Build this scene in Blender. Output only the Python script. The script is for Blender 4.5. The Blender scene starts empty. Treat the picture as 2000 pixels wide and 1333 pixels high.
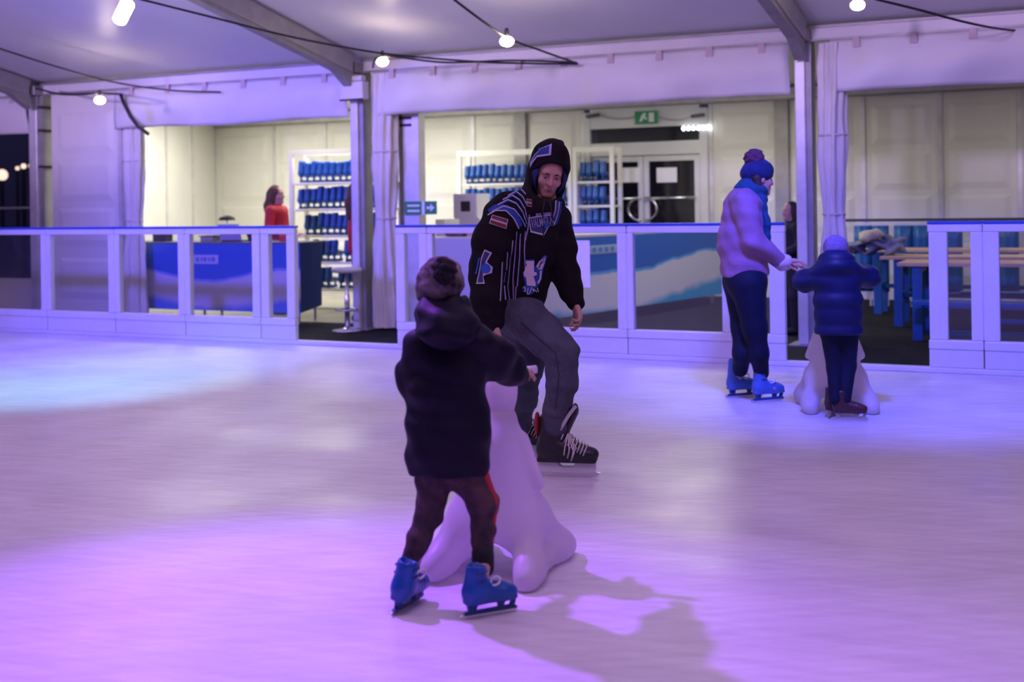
import bpy, bmesh, math, random
import numpy as np
from mathutils import Vector, Matrix
from mathutils.bvhtree import BVHTree

scene = bpy.context.scene
COL = scene.collection
rng = random.Random(7)

# ------------------------------------------------------------------ camera
FPX, PPX, PPY, CAMH, ROLL = 2400.0, 1000.0, 397.0, 1.4, 0.015
YAW = math.radians(25.64)
FW = np.array([-math.sin(YAW), math.cos(YAW), 0.0])
RT = np.array([math.cos(YAW), math.sin(YAW), 0.0])
UPV = np.array([0.0, 0.0, 1.0])
CAMP = np.array([0.0, 0.0, CAMH])
cr, sr = math.cos(ROLL), math.sin(ROLL)
cam_data = bpy.data.cameras.new('camera')
cam_data.sensor_fit = 'HORIZONTAL'
cam_data.sensor_width = 36.0
cam_data.lens = FPX / 2000.0 * 36.0
cam_data.shift_y = -(666.5 - PPY) / 2000.0
cam_data.clip_end = 300
cam_data.dof.use_dof = True
cam_data.dof.focus_distance = 6.35
cam_data.dof.aperture_fstop = 2.0
cam = bpy.data.objects.new('camera', cam_data)
COL.objects.link(cam)
cx_ = cr * RT - sr * UPV
cy_ = sr * RT + cr * UPV
cz_ = -FW
cam.matrix_world = Matrix(((cx_[0], cy_[0], cz_[0], 0), (cx_[1], cy_[1], cz_[1], 0),
                           (cx_[2], cy_[2], cz_[2], CAMH), (0, 0, 0, 1)))
scene.camera = cam


def ray(px, py):
    u, v = px - PPX, py - PPY
    u2, v2 = cr * u - sr * v, sr * u + cr * v
    return FW + RT * (u2 / FPX) - UPV * (v2 / FPX)


def W(px, py, Z):            # point seen at a pixel, at camera depth Z
    return CAMP + ray(px, py) * Z


def G(px, py, z=0.0):        # point seen at a pixel on the level z
    d = ray(px, py)
    return CAMP + d * ((z - CAMH) / d[2])


def PY(px, py, Y):           # point seen at a pixel on the plane y = Y
    d = ray(px, py)
    return CAMP + d * (Y / d[1])


# ------------------------------------------------------------------ world, lights, exposure
scene.view_settings.view_transform = 'Standard'
scene.view_settings.look = 'None'
scene.view_settings.gamma = 1.0
scene.view_settings.use_curve_mapping = False
scene.view_settings.exposure = 0.0

world = bpy.data.worlds.new('night')
scene.world = world
world.use_nodes = True
bg = world.node_tree.nodes['Background']
bg.inputs[0].default_value = (0.06, 0.055, 0.16, 1)
bg.inputs[1].default_value = 0.35


def aim(o, loc, target):
    o.location = loc
    o.rotation_euler = (Vector(target) - Vector(loc)).to_track_quat('-Z', 'Y').to_euler()


def area(name, loc, target, size, energy, color, size_y=None):
    l = bpy.data.lights.new(name, 'AREA')
    l.energy, l.color, l.size = energy, color, size
    if size_y:
        l.shape = 'RECTANGLE'
        l.size_y = size_y
    o = bpy.data.objects.new(name, l)
    COL.objects.link(o)
    aim(o, loc, target)
    return o


def spot(name, loc, target, angle, energy, color, blend=0.4, radius=0.08):
    l = bpy.data.lights.new(name, 'SPOT')
    l.energy, l.color, l.spot_size, l.spot_blend, l.shadow_soft_size = energy, color, math.radians(angle), blend, radius
    o = bpy.data.objects.new(name, l)
    COL.objects.link(o)
    aim(o, loc, target)
    return o


# added soft lavender fill lights under the ridge, without visible fixtures
for i, x in enumerate((-13.0, -7.0, -1.0, 5.0)):
    area('ridge_fill', (x, 3.2, 4.5), (x, 4.4, 0), 2.4, 98, (0.86, 0.50, 1.0))
# added fill spots, unseen, that brighten the roof and the valances
for i, x in enumerate((-16.5, -12.0, -7.5, -3.0, 1.5)):
    spot('roof_fill', (x, 1.2, 3.3), (x, 11.0, 4.9), 40, 2500 if x < -9 else 1700, (0.58, 0.40, 1.0) if x < -6 else (0.66, 0.46, 0.98), 0.5, 0.25)
# violet stage lamp: throws the shadow of the near child
vt = G(600, 1310)
spot('violet_stage_lamp', tuple(W(213, 300, 6.1)[:2]) + (3.75,), (vt[0], vt[1], 0), 56, 1150, (0.34, 0.09, 1.0), 0.9, 0.07)
# cyan spot on the ice
ct = G(190, 738)
spot('cyan_spot', (ct[0] + 1.5, ct[1] - 4.5, 4.2), (ct[0], ct[1], 0), 30, 2000, (0.20, 0.62, 1.0), 1.0, 0.1)
# blue washes towards the barriers
bl = PY(380, 600, 10.2)
spot('blue_wash', (bl[0] - 1.0, 5.2, 3.4), (bl[0] - 0.3, 10.3, 0.8), 70, 1900, (0.10, 0.08, 1.0), 0.8, 0.2)
br_ = PY(1700, 700, 10.2)
spot('blue_wash', (br_[0] + 0.6, 5.8, 3.6), (br_[0] + 0.1, 9.8, 0.3), 72, 1500, (0.09, 0.10, 1.0), 1.0, 0.2)
bm2 = PY(1000, 650, 10.2)
spot('blue_wash', (bm2[0], 5.6, 3.8), (bm2[0] + 0.2, 10.4, 0.4), 60, 800, (0.16, 0.10, 1.0), 0.9, 0.2)
# white tube lamps inside the rental annex
area('annex_lamp', (-12.0, 14.8, 2.9), (-12.0, 14.8, 0), 1.2, 105, (1.0, 0.965, 0.86), 3.0)
area('annex_lamp', (-9.4, 14.8, 2.9), (-9.4, 14.8, 0), 1.2, 135, (1.0, 0.96, 0.85), 3.0)
area('annex_lamp', (-4.6, 14.4, 2.9), (-4.6, 14.4, 0), 1.2, 85, (1.0, 0.95, 0.84), 3.0)
area('annex_lamp', (0.2, 14.6, 2.9), (0.2, 14.6, 0), 1.2, 42, (1.0, 0.95, 0.92), 3.0)

# ------------------------------------------------------------------ materials
MATS = {}


def mat(name, col, rough=0.6, metal=0.0, var=0.0, vscale=6.0, bump=0.0, bscale=30.0, emit=None, estr=0.0, spec=0.5, coat=0.0, col2=None, trans=None):
    if name in MATS:
        return MATS[name]
    m = bpy.data.materials.new(name)
    m.use_nodes = True
    nt = m.node_tree
    b = nt.nodes['Principled BSDF']
    b.inputs['Base Color'].default_value = (*col, 1)
    b.inputs['Roughness'].default_value = rough
    b.inputs['Metallic'].default_value = metal
    b.inputs['Specular IOR Level'].default_value = spec
    b.inputs['Coat Weight'].default_value = coat
    if emit:
        b.inputs['Emission Color'].default_value = (*emit, 1)
        b.inputs['Emission Strength'].default_value = estr
    tc = nt.nodes.new('ShaderNodeTexCoord')
    if var or col2:
        n = nt.nodes.new('ShaderNodeTexNoise')
        n.inputs['Scale'].default_value = vscale
        n.inputs['Detail'].default_value = 4
        nt.links.new(tc.outputs['Object'], n.inputs['Vector'])
        r = nt.nodes.new('ShaderNodeValToRGB')
        c2 = col2 if col2 else tuple(c * (1 - var) for c in col)
        c1 = col if col2 else tuple(min(1, c * (1 + var)) for c in col)
        r.color_ramp.elements[0].position, r.color_ramp.elements[1].position = 0.35, 0.65
        r.color_ramp.elements[0].color = (*c2, 1)
        r.color_ramp.elements[1].color = (*c1, 1)
        nt.links.new(n.outputs['Fac'], r.inputs['Fac'])
        nt.links.new(r.outputs['Color'], b.inputs['Base Color'])
    if bump:
        n2 = nt.nodes.new('ShaderNodeTexNoise')
        n2.inputs['Scale'].default_value = bscale
        n2.inputs['Detail'].default_value = 5
        nt.links.new(tc.outputs['Object'], n2.inputs['Vector'])
        bp = nt.nodes.new('ShaderNodeBump')
        bp.inputs['Strength'].default_value = bump
        bp.inputs['Distance'].default_value = 0.02
        nt.links.new(n2.outputs['Fac'], bp.inputs['Height'])
        nt.links.new(bp.outputs['Normal'], b.inputs['Normal'])
    if trans:
        t = nt.nodes.new('ShaderNodeBsdfTranslucent')
        t.inputs['Color'].default_value = (*col, 1)
        mx = nt.nodes.new('ShaderNodeMixShader')
        mx.inputs[0].default_value = trans
        nt.links.new(b.outputs[0], mx.inputs[1])
        nt.links.new(t.outputs[0], mx.inputs[2])
        nt.links.new(mx.outputs[0], nt.nodes['Material Output'].inputs[0])
    MATS[name] = m
    return m


def ice_mat():
    m = bpy.data.materials.new('ice')
    m.use_nodes = True
    nt = m.node_tree
    b = nt.nodes['Principled BSDF']
    tc = nt.nodes.new('ShaderNodeTexCoord')
    N = nt.nodes.new

    def noise(scale, detail, rough=0.6, stretch=None, rot=0.0):
        n = N('ShaderNodeTexNoise')
        n.inputs['Scale'].default_value = scale
        n.inputs['Detail'].default_value = detail
        n.inputs['Roughness'].default_value = rough
        mp = N('ShaderNodeMapping')
        mp.vector_type = 'TEXTURE'
        mp.inputs['Scale'].default_value = stretch or (1, 1, 1)
        mp.inputs['Rotation'].default_value = (0, 0, rot)
        nt.links.new(tc.outputs['Object'], mp.inputs['Vector'])
        nt.links.new(mp.outputs['Vector'], n.inputs['Vector'])
        return n
    a = noise(1.6, 4, 0.55)
    s1 = noise(16, 4, 0.65, (7.0, 0.7, 1), YAW + 0.12)
    s2 = noise(12, 4, 0.6, (6.0, 0.6, 1), YAW - 0.35)
    fr = noise(0.9, 3, 0.5)
    mx = N('ShaderNodeMath')
    mx.operation = 'ADD'
    nt.links.new(a.outputs['Fac'], mx.inputs[0])
    nt.links.new(s1.outputs['Fac'], mx.inputs[1])
    mx2 = N('ShaderNodeMath')
    mx2.operation = 'ADD'
    nt.links.new(mx.outputs[0], mx2.inputs[0])
    nt.links.new(s2.outputs['Fac'], mx2.inputs[1])
    r = N('ShaderNodeValToRGB')
    r.color_ramp.elements[0].position = 1.2 / 3
    r.color_ramp.elements[1].position = 1.8 / 3
    r.color_ramp.elements[0].color = (0.58, 0.56, 0.60, 1)
    r.color_ramp.elements[1].color = (0.74, 0.725, 0.76, 1)
    dv = N('ShaderNodeMath')
    dv.operation = 'DIVIDE'
    dv.inputs[1].default_value = 3
    nt.links.new(mx2.outputs[0], dv.inputs[0])
    nt.links.new(dv.outputs[0], r.inputs['Fac'])
    nt.links.new(r.outputs['Color'], b.inputs['Base Color'])
    rr = N('ShaderNodeMapRange')
    rr.inputs['From Min'].default_value, rr.inputs['From Max'].default_value = 0.35, 0.65
    rr.inputs['To Min'].default_value, rr.inputs['To Max'].default_value = 0.30, 0.52
    nt.links.new(fr.outputs['Fac'], rr.inputs['Value'])
    nt.links.new(rr.outputs[0], b.inputs['Roughness'])
    b.inputs['Specular IOR Level'].default_value = 0.35
    bp = N('ShaderNodeBump')
    bp.inputs['Strength'].default_value = 0.10
    bp.inputs['Distance'].default_value = 0.02
    nt.links.new(dv.outputs[0], bp.inputs['Height'])
    nt.links.new(bp.outputs['Normal'], b.inputs['Normal'])
    return m


def glass_mat(name, tint, haze=0.05, refl=0.08):
    m = bpy.data.materials.new(name)
    m.use_nodes = True
    nt = m.node_tree
    for n in list(nt.nodes):
        if n.type != 'OUTPUT_MATERIAL':
            nt.nodes.remove(n)
    N = nt.nodes.new
    t = N('ShaderNodeBsdfTransparent')
    t.inputs[0].default_value = (*tint, 1)
    d = N('ShaderNodeBsdfDiffuse')
    d.inputs[0].default_value = (0.8, 0.8, 0.85, 1)
    g = N('ShaderNodeBsdfGlossy')
    g.inputs['Roughness'].default_value = 0.06
    m1 = N('ShaderNodeMixShader')
    m1.inputs[0].default_value = haze
    m2 = N('ShaderNodeMixShader')
    m2.inputs[0].default_value = refl
    nt.links.new(t.outputs[0], m1.inputs[1])
    nt.links.new(d.outputs[0], m1.inputs[2])
    nt.links.new(m1.outputs[0], m2.inputs[1])
    nt.links.new(g.outputs[0], m2.inputs[2])
    nt.links.new(m2.outputs[0], nt.nodes['Material Output'].inputs[0])
    MATS[name] = m
    return m


def wave_mat(name, axis_u, u0, u1, z0, z1, hi, mid, teal, edge, split=0.42, amp=0.10, freq=1.3, phase=0.0):
    """printed banner: blue above, pale wave below; u along an object axis"""
    m = bpy.data.materials.new(name)
    m.use_nodes = True
    nt = m.node_tree
    b = nt.nodes['Principled BSDF']
    b.inputs['Roughness'].default_value = 0.45
    N = nt.nodes.new
    L = nt.links.new
    tc = N('ShaderNodeTexCoord')
    sp = N('ShaderNodeSeparateXYZ')
    L(tc.outputs['Object'], sp.inputs[0])
    u = N('ShaderNodeMapRange')
    u.inputs['From Min'].default_value, u.inputs['From Max'].default_value = u0, u1
    L(sp.outputs[axis_u], u.inputs['Value'])
    v = N('ShaderNodeMapRange')
    v.inputs['From Min'].default_value, v.inputs['From Max'].default_value = z0, z1
    L(sp.outputs[2], v.inputs['Value'])

    def math_(op, a, b_=None):
        n = N('ShaderNodeMath')
        n.operation = op
        for i, x in enumerate((a, b_)):
            if x is None:
                continue
            if isinstance(x, (int, float)):
                n.inputs[i].default_value = x
            else:
                L(x, n.inputs[i])
        return n.outputs[0]
    arg = math_('ADD', math_('MULTIPLY', u.outputs[0], freq * 6.2832), phase)
    s = math_('MULTIPLY', math_('SINE', arg), amp)
    nz = N('ShaderNodeTexNoise')
    nz.inputs['Scale'].default_value = 1.6
    nz.inputs['Detail'].default_value = 2
    L(tc.outputs['Object'], nz.inputs['Vector'])
    wob = math_('MULTIPLY', math_('SUBTRACT', nz.outputs['Fac'], 0.5), 0.22)
    t = math_('SUBTRACT', math_('ADD', v.outputs[0], wob), s)
    r = N('ShaderNodeValToRGB')
    cr_ = r.color_ramp
    cr_.elements[0].position, cr_.elements[0].color = 0.0, (*teal, 1)
    cr_.elements[1].position, cr_.elements[1].color = 1.0, (*hi, 1)
    for p, c in ((0.10, teal), (0.2, mid), (split - 0.02, mid), (split, edge), (split + 0.025, edge), (split + 0.03, hi)):
        e = cr_.elements.new(p)
        e.color = (*c, 1)
    L(t, r.inputs['Fac'])
    L(r.outputs['Color'], b.inputs['Base Color'])
    return m


M_ICE = ice_mat()
M_WHITE = mat('white_plastic', (0.66, 0.66, 0.69), 0.42, var=0.04, vscale=3)
M_ALU = mat('brushed_aluminium', (0.62, 0.61, 0.62), 0.45, 0.35, var=0.08)
M_ALUD = mat('dull_aluminium', (0.30, 0.29, 0.29), 0.5, 0.3, var=0.1)
M_ROOF = mat('tent_fabric', (0.74, 0.73, 0.75), 0.38, var=0.03, vscale=1.2, bump=0.05, bscale=2.0, trans=0.15)
M_FAB = mat('valance_fabric', (0.74, 0.72, 0.73), 0.55, var=0.04, vscale=2, bump=0.08, bscale=5, trans=0.18)
M_CURT = mat('curtain_fabric', (0.72, 0.68, 0.66), 0.6, var=0.07, vscale=3, bump=0.1, bscale=8, trans=0.12)
M_PANEL = mat('wall_panel', (0.70, 0.69, 0.64), 0.5, var=0.03, vscale=2)
M_CARPET = mat('dark_carpet', (0.011, 0.0105, 0.013), 0.9, spec=0.15, var=0.35, vscale=5, bump=0.3, bscale=200)
M_FLOORB = mat('annex_board_floor', (0.30, 0.28, 0.24), 0.7, var=0.15, vscale=3)
M_BLUECAP = mat('blue_cap', (0.012, 0.06, 0.42), 0.4)
M_STEEL = mat('polished_steel', (0.72, 0.72, 0.74), 0.22, 0.9, var=0.05)
M_BLACK = mat('black_rubber', (0.012, 0.012, 0.014), 0.6, var=0.2)
M_CABLE = mat('cable_black', (0.02, 0.018, 0.022), 0.6)
M_PANE = glass_mat('acrylic_pane', (0.96, 0.96, 0.98), 0.014, 0.035)
M_WIN = glass_mat('dark_window', (0.5, 0.5, 0.6), 0.008, 0.06)
M_BULB = mat('warm_bulb', (1, 0.9, 0.75), 0.4, emit=(1.0, 0.80, 0.58), estr=90)
M_GLINT = mat('glint_white', (1, 1, 1), 0.4, emit=(0.95, 0.97, 1.0), estr=9)  # emissive white for the reflections drawn on the transom
M_PAPER = mat('paper', (0.8, 0.8, 0.79), 0.7, var=0.03)
M_GREEN = mat('sign_green', (0.02, 0.16, 0.07), 0.4, emit=(0.02, 0.3, 0.12), estr=0.12)
M_WHITEINK = mat('white_ink', (0.75, 0.78, 0.76), 0.5)
M_WOOD = mat('light_wood', (0.62, 0.42, 0.24), 0.45, var=0.14, vscale=5)
M_BLUEPAINT = mat('blue_paint', (0.012, 0.10, 0.26), 0.4, var=0.1)
M_SKATEB = mat('rental_blue', (0.010, 0.085, 0.36), 0.35, var=0.1)
M_SKATED = mat('rental_blue_dark', (0.008, 0.045, 0.20), 0.4, var=0.1)
M_SKIN = mat('skin', (0.50, 0.27, 0.21), 0.5, var=0.06, vscale=14)
M_DARKCL = mat('dark_cloth', (0.014, 0.012, 0.018), 0.8, var=0.2, vscale=8)

# ------------------------------------------------------------------ mesh helpers


class MB:
    def __init__(s):
        s.v, s.f = [], []

    def add(s, v, f):
        o = len(s.v)
        s.v.extend([tuple(map(float, p)) for p in v])
        s.f.extend([tuple(i + o for i in q) for q in f])
        return s

    def box(s, x0, x1, y0, y1, z0, z1, taper=0.0):
        t = taper
        v = [(x0, y0, z0), (x1, y0, z0), (x1, y1, z0), (x0, y1, z0), (x0 + t, y0 + t, z1), (x1 - t, y0 + t, z1), (x1 - t, y1 - t, z1), (x0 + t, y1 - t, z1)]
        return s.add(v, [(3, 2, 1, 0), (4, 5, 6, 7), (0, 1, 5, 4), (1, 2, 6, 5), (2, 3, 7, 6), (3, 0, 4, 7)])

    def obox(s, c, ax, ay, az):
        c, ax, ay, az = (np.array(q, float) for q in (c, ax, ay, az))
        v = [c + sx * ax + sy * ay + sz * az for sz in (-1, 1) for (sx, sy) in ((-1, -1), (1, -1), (1, 1), (-1, 1))]
        return s.add(v, [(3, 2, 1, 0), (4, 5, 6, 7), (0, 1, 5, 4), (1, 2, 6, 5), (2, 3, 7, 6), (3, 0, 4, 7)])

    def beam(s, a, b, w, h, up=(0, 0, 1)):
        a, b, up = (np.array(q, float) for q in (a, b, up))
        d = b - a
        L = np.linalg.norm(d)
        d /= L
        sd = np.cross(d, up)
        sd /= np.linalg.norm(sd)
        u2 = np.cross(sd, d)
        return s.obox((a + b) / 2, d * L / 2, sd * w / 2, u2 * h / 2)

    def tube(s, pts, r, n=8, cap=True):
        pts = [np.array(p, float) for p in pts]
        rs = r if isinstance(r, (list, tuple)) else [r] * len(pts)
        ref = np.array((0.31, 0.17, 0.93))
        rings = []
        for i, p in enumerate(pts):
            d = pts[min(i + 1, len(pts) - 1)] - pts[max(i - 1, 0)]
            d = d / (np.linalg.norm(d) + 1e-9)
            a = np.cross(d, ref)
            if np.linalg.norm(a) < 0.1:
                a = np.cross(d, np.array((1.0, 0, 0)))
            a /= np.linalg.norm(a)
            b = np.cross(d, a)
            rings.append([p + rs[i] * (math.cos(2 * math.pi * k / n) * a + math.sin(2 * math.pi * k / n) * b) for k in range(n)])
        v = [q for ring in rings for q in ring]
        f = [(i * n + k, i * n + (k + 1) % n, (i + 1) * n + (k + 1) % n, (i + 1) * n + k) for i in range(len(pts) - 1) for k in range(n)]
        if cap:
            f += [tuple(range(n - 1, -1, -1)), tuple((len(pts) - 1) * n + k for k in range(n))]
        return s.add(v, f)

    def lathe(s, prof, c=(0, 0, 0), n=16):
        v = [(c[0] + r * math.cos(2 * math.pi * k / n), c[1] + r * math.sin(2 * math.pi * k / n), c[2] + z) for (r, z) in prof for k in range(n)]
        f = [(i * n + k, i * n + (k + 1) % n, (i + 1) * n + (k + 1) % n, (i + 1) * n + k) for i in range(len(prof) - 1) for k in range(n)]
        f += [tuple(range(n - 1, -1, -1)), tuple((len(prof) - 1) * n + k for k in range(n))]
        return s.add(v, f)

    def prism(s, poly, y0, y1):      # polygon in x,z extruded along y
        n = len(poly)
        v = [(p[0], y0, p[1]) for p in poly] + [(p[0], y1, p[1]) for p in poly]
        f = [tuple(range(n)), tuple(range(2 * n - 1, n - 1, -1))] + [(i + n, (i + 1) % n + n, (i + 1) % n, i) for i in range(n)]
        return s.add(v, f)

    def grid(s, P):                  # P: array (n, m, 3)
        n, m = len(P), len(P[0])
        return s.add([q for row in P for q in row], [(i * m + j, i * m + j + 1, (i + 1) * m + j + 1, (i + 1) * m + j) for i in range(n - 1) for j in range(m - 1)])

    def build(s, name, material, parent=None, origin=(0, 0, 0), smooth=False, bevel=0.0, solid=0.0):
        o3 = np.array(origin, float)
        me = bpy.data.meshes.new(name)
        me.from_pydata([tuple(np.array(p) - o3) for p in s.v], [], s.f)
        me.materials.append(material)
        me.update()
        bm = bmesh.new()
        bm.from_mesh(me)
        bmesh.ops.recalc_face_normals(bm, faces=bm.faces)
        bm.to_mesh(me)
        bm.free()
        return link(name, me, parent, origin, smooth, bevel, solid)


def link(name, me, parent=None, origin=(0, 0, 0), smooth=False, bevel=0.0, solid=0.0):
    o = bpy.data.objects.new(name, me)
    COL.objects.link(o)
    if parent is not None:
        o.parent = parent
        po = parent.get('_o', None)
        base = np.array(ORIG.get(parent, (0, 0, 0)), float)
        o.location = tuple(np.array(origin, float) - base)
    else:
        o.location = tuple(origin)
    ORIG[o] = np.array(origin, float)
    if smooth:
        me.polygons.foreach_set('use_smooth', [True] * len(me.polygons))
    if bevel:
        b = o.modifiers.new('bevel', 'BEVEL')
        b.width, b.segments, b.limit_method = bevel, 2, 'ANGLE'
    if solid:
        b = o.modifiers.new('thickness', 'SOLIDIFY')
        b.thickness, b.offset = solid, 0
    return o


ORIG = {}


def tag(o, label, cat, group=None, kind=None):
    o['label'] = label
    o['category'] = cat
    if group:
        o['group'] = group
    if kind:
        o['kind'] = kind
    return o


def empty(name, loc, label, cat, group=None, kind=None):
    o = bpy.data.objects.new(name, None)
    o.empty_display_size = 0.1
    COL.objects.link(o)
    o.location = tuple(loc)
    ORIG[o] = np.array(loc, float)
    return tag(o, label, cat, group, kind)


# --- signed-distance organic modelling, meshed with surface nets
class SDF:
    def __init__(s, h):
        s.h, s.ops, s.wr = h, [], None

    def cap(s, a, b, r1, r2=None, k=0.02, op='add', flat=None):
        s.ops.append(('cap', np.array(a, float), np.array(b, float), float(r1), float(r2 if r2 is not None else r1), k, op, flat))
        return s

    def chain(s, pts, k=0.02, op='add', flat=None):
        for (a, ra), (b, rb) in zip(pts[:-1], pts[1:]):
            s.cap(a, b, ra, rb, k, op, flat)
        return s

    def ell(s, c, r, R=None, k=0.02, op='add'):
        R = np.eye(3) if R is None else np.array(R, float)
        s.ops.append(('ell', np.array(c, float), np.array(r, float), R, None, k, op, None))
        return s

    def box(s, c, r, R=None, k=0.01, op='add', rnd=0.01):
        R = np.eye(3) if R is None else np.array(R, float)
        s.ops.append(('box', np.array(c, float), np.array(r, float), R, rnd, k, op, None))
        return s

    def cut(s, p, n, k=0.006):       # remove everything on the side n points to
        n = np.array(n, float)
        s.ops.append(('cut', np.array(p, float), n / np.linalg.norm(n), None, None, k, 'cut', None))
        return s

    def bounds(s):
        lo, hi = np.full(3, 1e9), np.full(3, -1e9)
        for q in s.ops:
            if q[6] != 'add':
                continue
            l, u = s.bb(q)
            lo, hi = np.minimum(lo, l), np.maximum(hi, u)
        return lo, hi

    @staticmethod
    def bb(q):
        if q[0] == 'cap':
            m = max(q[3], q[4])
            return np.minimum(q[1], q[2]) - m, np.maximum(q[1], q[2]) + m
        m = np.linalg.norm(q[2]) if q[0] == 'box' else np.max(q[2])
        return q[1] - m, q[1] + m

    def mesh(s, name):
        h = s.h
        lo, hi = s.bounds()
        lo, hi = lo - 4 * h, hi + 4 * h
        n = np.ceil((hi - lo) / h).astype(int) + 1
        D = np.full(n, 0.5, np.float32)
        ax = [(lo[i] + h * np.arange(n[i])).astype(np.float32) for i in range(3)]
        for q in s.ops:
            k = q[5]
            if q[0] == 'cut':
                sl = (slice(None),) * 3
            else:
                l, u = s.bb(q)
                m = k + 3 * h
                i0 = np.clip(np.floor((l - m - lo) / h).astype(int), 0, n - 1)
                i1 = np.clip(np.ceil((u + m - lo) / h).astype(int) + 1, 1, n)
                if np.any(i1 <= i0):
                    continue
                sl = tuple(slice(i0[i], i1[i]) for i in range(3))
            X, Y, Z = np.meshgrid(ax[0][sl[0]], ax[1][sl[1]], ax[2][sl[2]], indexing='ij')
            if q[0] == 'cut':
                d = (X - q[1][0]) * q[2][0] + (Y - q[1][1]) * q[2][1] + (Z - q[1][2]) * q[2][2]
                D[sl] = np.maximum(D[sl], d)
                continue
            if q[0] == 'cap':
                a, b, r1, r2 = q[1:5]
                ab = b - a
                px, py, pz = X - a[0], Y - a[1], Z - a[2]
                t = np.clip((px * ab[0] + py * ab[1] + pz * ab[2]) / (ab @ ab + 1e-12), 0, 1)
                px, py, pz = px - t * ab[0], py - t * ab[1], pz - t * ab[2]
                if q[7] is not None:
                    nv, sc = q[7]
                    c = (px * nv[0] + py * nv[1] + pz * nv[2]) * (1 / sc - 1)
                    px, py, pz = px + c * nv[0], py + c * nv[1], pz + c * nv[2]
                d = np.sqrt(px * px + py * py + pz * pz) - (r1 + (r2 - r1) * t)
            else:
                c, r, R = q[1:4]
                x, y, z = X - c[0], Y - c[1], Z - c[2]
                lx = x * R[0][0] + y * R[0][1] + z * R[0][2]
                ly = x * R[1][0] + y * R[1][1] + z * R[1][2]
                lz = x * R[2][0] + y * R[2][1] + z * R[2][2]
                if q[0] == 'ell':
                    k0 = np.sqrt((lx / r[0]) ** 2 + (ly / r[1]) ** 2 + (lz / r[2]) ** 2)
                    k1 = np.sqrt((lx / r[0] ** 2) ** 2 + (ly / r[1] ** 2) ** 2 + (lz / r[2] ** 2) ** 2) + 1e-6
                    d = k0 * (k0 - 1) / k1
                else:
                    rn = q[4]
                    qx, qy, qz = np.abs(lx) - r[0] + rn, np.abs(ly) - r[1] + rn, np.abs(lz) - r[2] + rn
                    d = np.sqrt(np.maximum(qx, 0) ** 2 + np.maximum(qy, 0) ** 2 + np.maximum(qz, 0) ** 2) + np.minimum(np.maximum(qx, np.maximum(qy, qz)), 0) - rn
            A = D[sl]
            if q[6] == 'add':
                hh = np.maximum(k - np.abs(A - d), 0) / k
                D[sl] = np.minimum(A, d) - hh * hh * k * 0.25
            elif q[6] == 'sub':
                d = -d
                hh = np.maximum(k - np.abs(A - d), 0) / k
                D[sl] = np.maximum(A, d) + hh * hh * k * 0.25
        if s.wr is not None:
            X, Y, Z = np.meshgrid(*ax, indexing='ij', sparse=True)
            D = D + s.wr(X, Y, Z).astype(np.float32)
        D[0], D[-1], D[:, 0], D[:, -1], D[:, :, 0], D[:, :, -1] = 1, 1, 1, 1, 1, 1
        return s.nets(D, lo, h, name)

    @staticmethod
    def nets(D, lo, h, name):
        S = D < 0
        c = np.zeros([x - 1 for x in D.shape], np.int8)
        for i in (0, 1):
            for j in (0, 1):
                for k in (0, 1):
                    c += S[i:S.shape[0] - 1 + i, j:S.shape[1] - 1 + j, k:S.shape[2] - 1 + k]
        I = np.argwhere((c > 0) & (c < 8))
        idx = np.full(c.shape, -1, np.int32)
        idx[I[:, 0], I[:, 1], I[:, 2]] = np.arange(len(I))
        pos = np.zeros((len(I), 3))
        cnt = np.zeros(len(I))
        for a in range(3):
            o1, o2 = (a + 1) % 3, (a + 2) % 3
            for p in (0, 1):
                for q in (0, 1):
                    off = np.zeros(3, int)
                    off[o1], off[o2] = p, q
                    A = I + off
                    B = A.copy()
                    B[:, a] += 1
                    da, db = D[A[:, 0], A[:, 1], A[:, 2]], D[B[:, 0], B[:, 1], B[:, 2]]
                    m = (da < 0) != (db < 0)
                    t = da[m] / (da[m] - db[m])
                    P = A[m].astype(float)
                    P[:, a] += t
                    pos[m] += P
                    cnt[m] += 1
        V = lo + h * pos / cnt[:, None]
        faces = []
        for a in range(3):
            o1, o2 = (a + 1) % 3, (a + 2) % 3
            s0 = [slice(None)] * 3
            s1 = [slice(None)] * 3
            s0[a], s1[a] = slice(0, -1), slice(1, None)
            E = np.argwhere(S[tuple(s0)] != S[tuple(s1)])
            ins = S[E[:, 0], E[:, 1], E[:, 2]]
            q = []
            for (p, r_) in ((-1, -1), (0, -1), (0, 0), (-1, 0)):
                C = E.copy()
                C[:, o1] += p
                C[:, o2] += r_
                q.append(idx[C[:, 0], C[:, 1], C[:, 2]])
            Q = np.stack(q, 1)
            Q[~ins] = Q[~ins][:, ::-1]
            faces.append(Q)
        Fq = np.concatenate(faces)
        # one light relaxation pass to remove voxel steps
        for _ in range(2):
            acc = np.zeros_like(V)
            n = np.zeros(len(V))
            for i in range(4):
                j = (i + 1) % 4
                np.add.at(acc, Fq[:, i], V[Fq[:, j]])
                np.add.at(n, Fq[:, i], 1)
                np.add.at(acc, Fq[:, j], V[Fq[:, i]])
                np.add.at(n, Fq[:, j], 1)
            V = 0.5 * V + 0.5 * acc / np.maximum(n, 1)[:, None]
        return V, Fq

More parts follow.
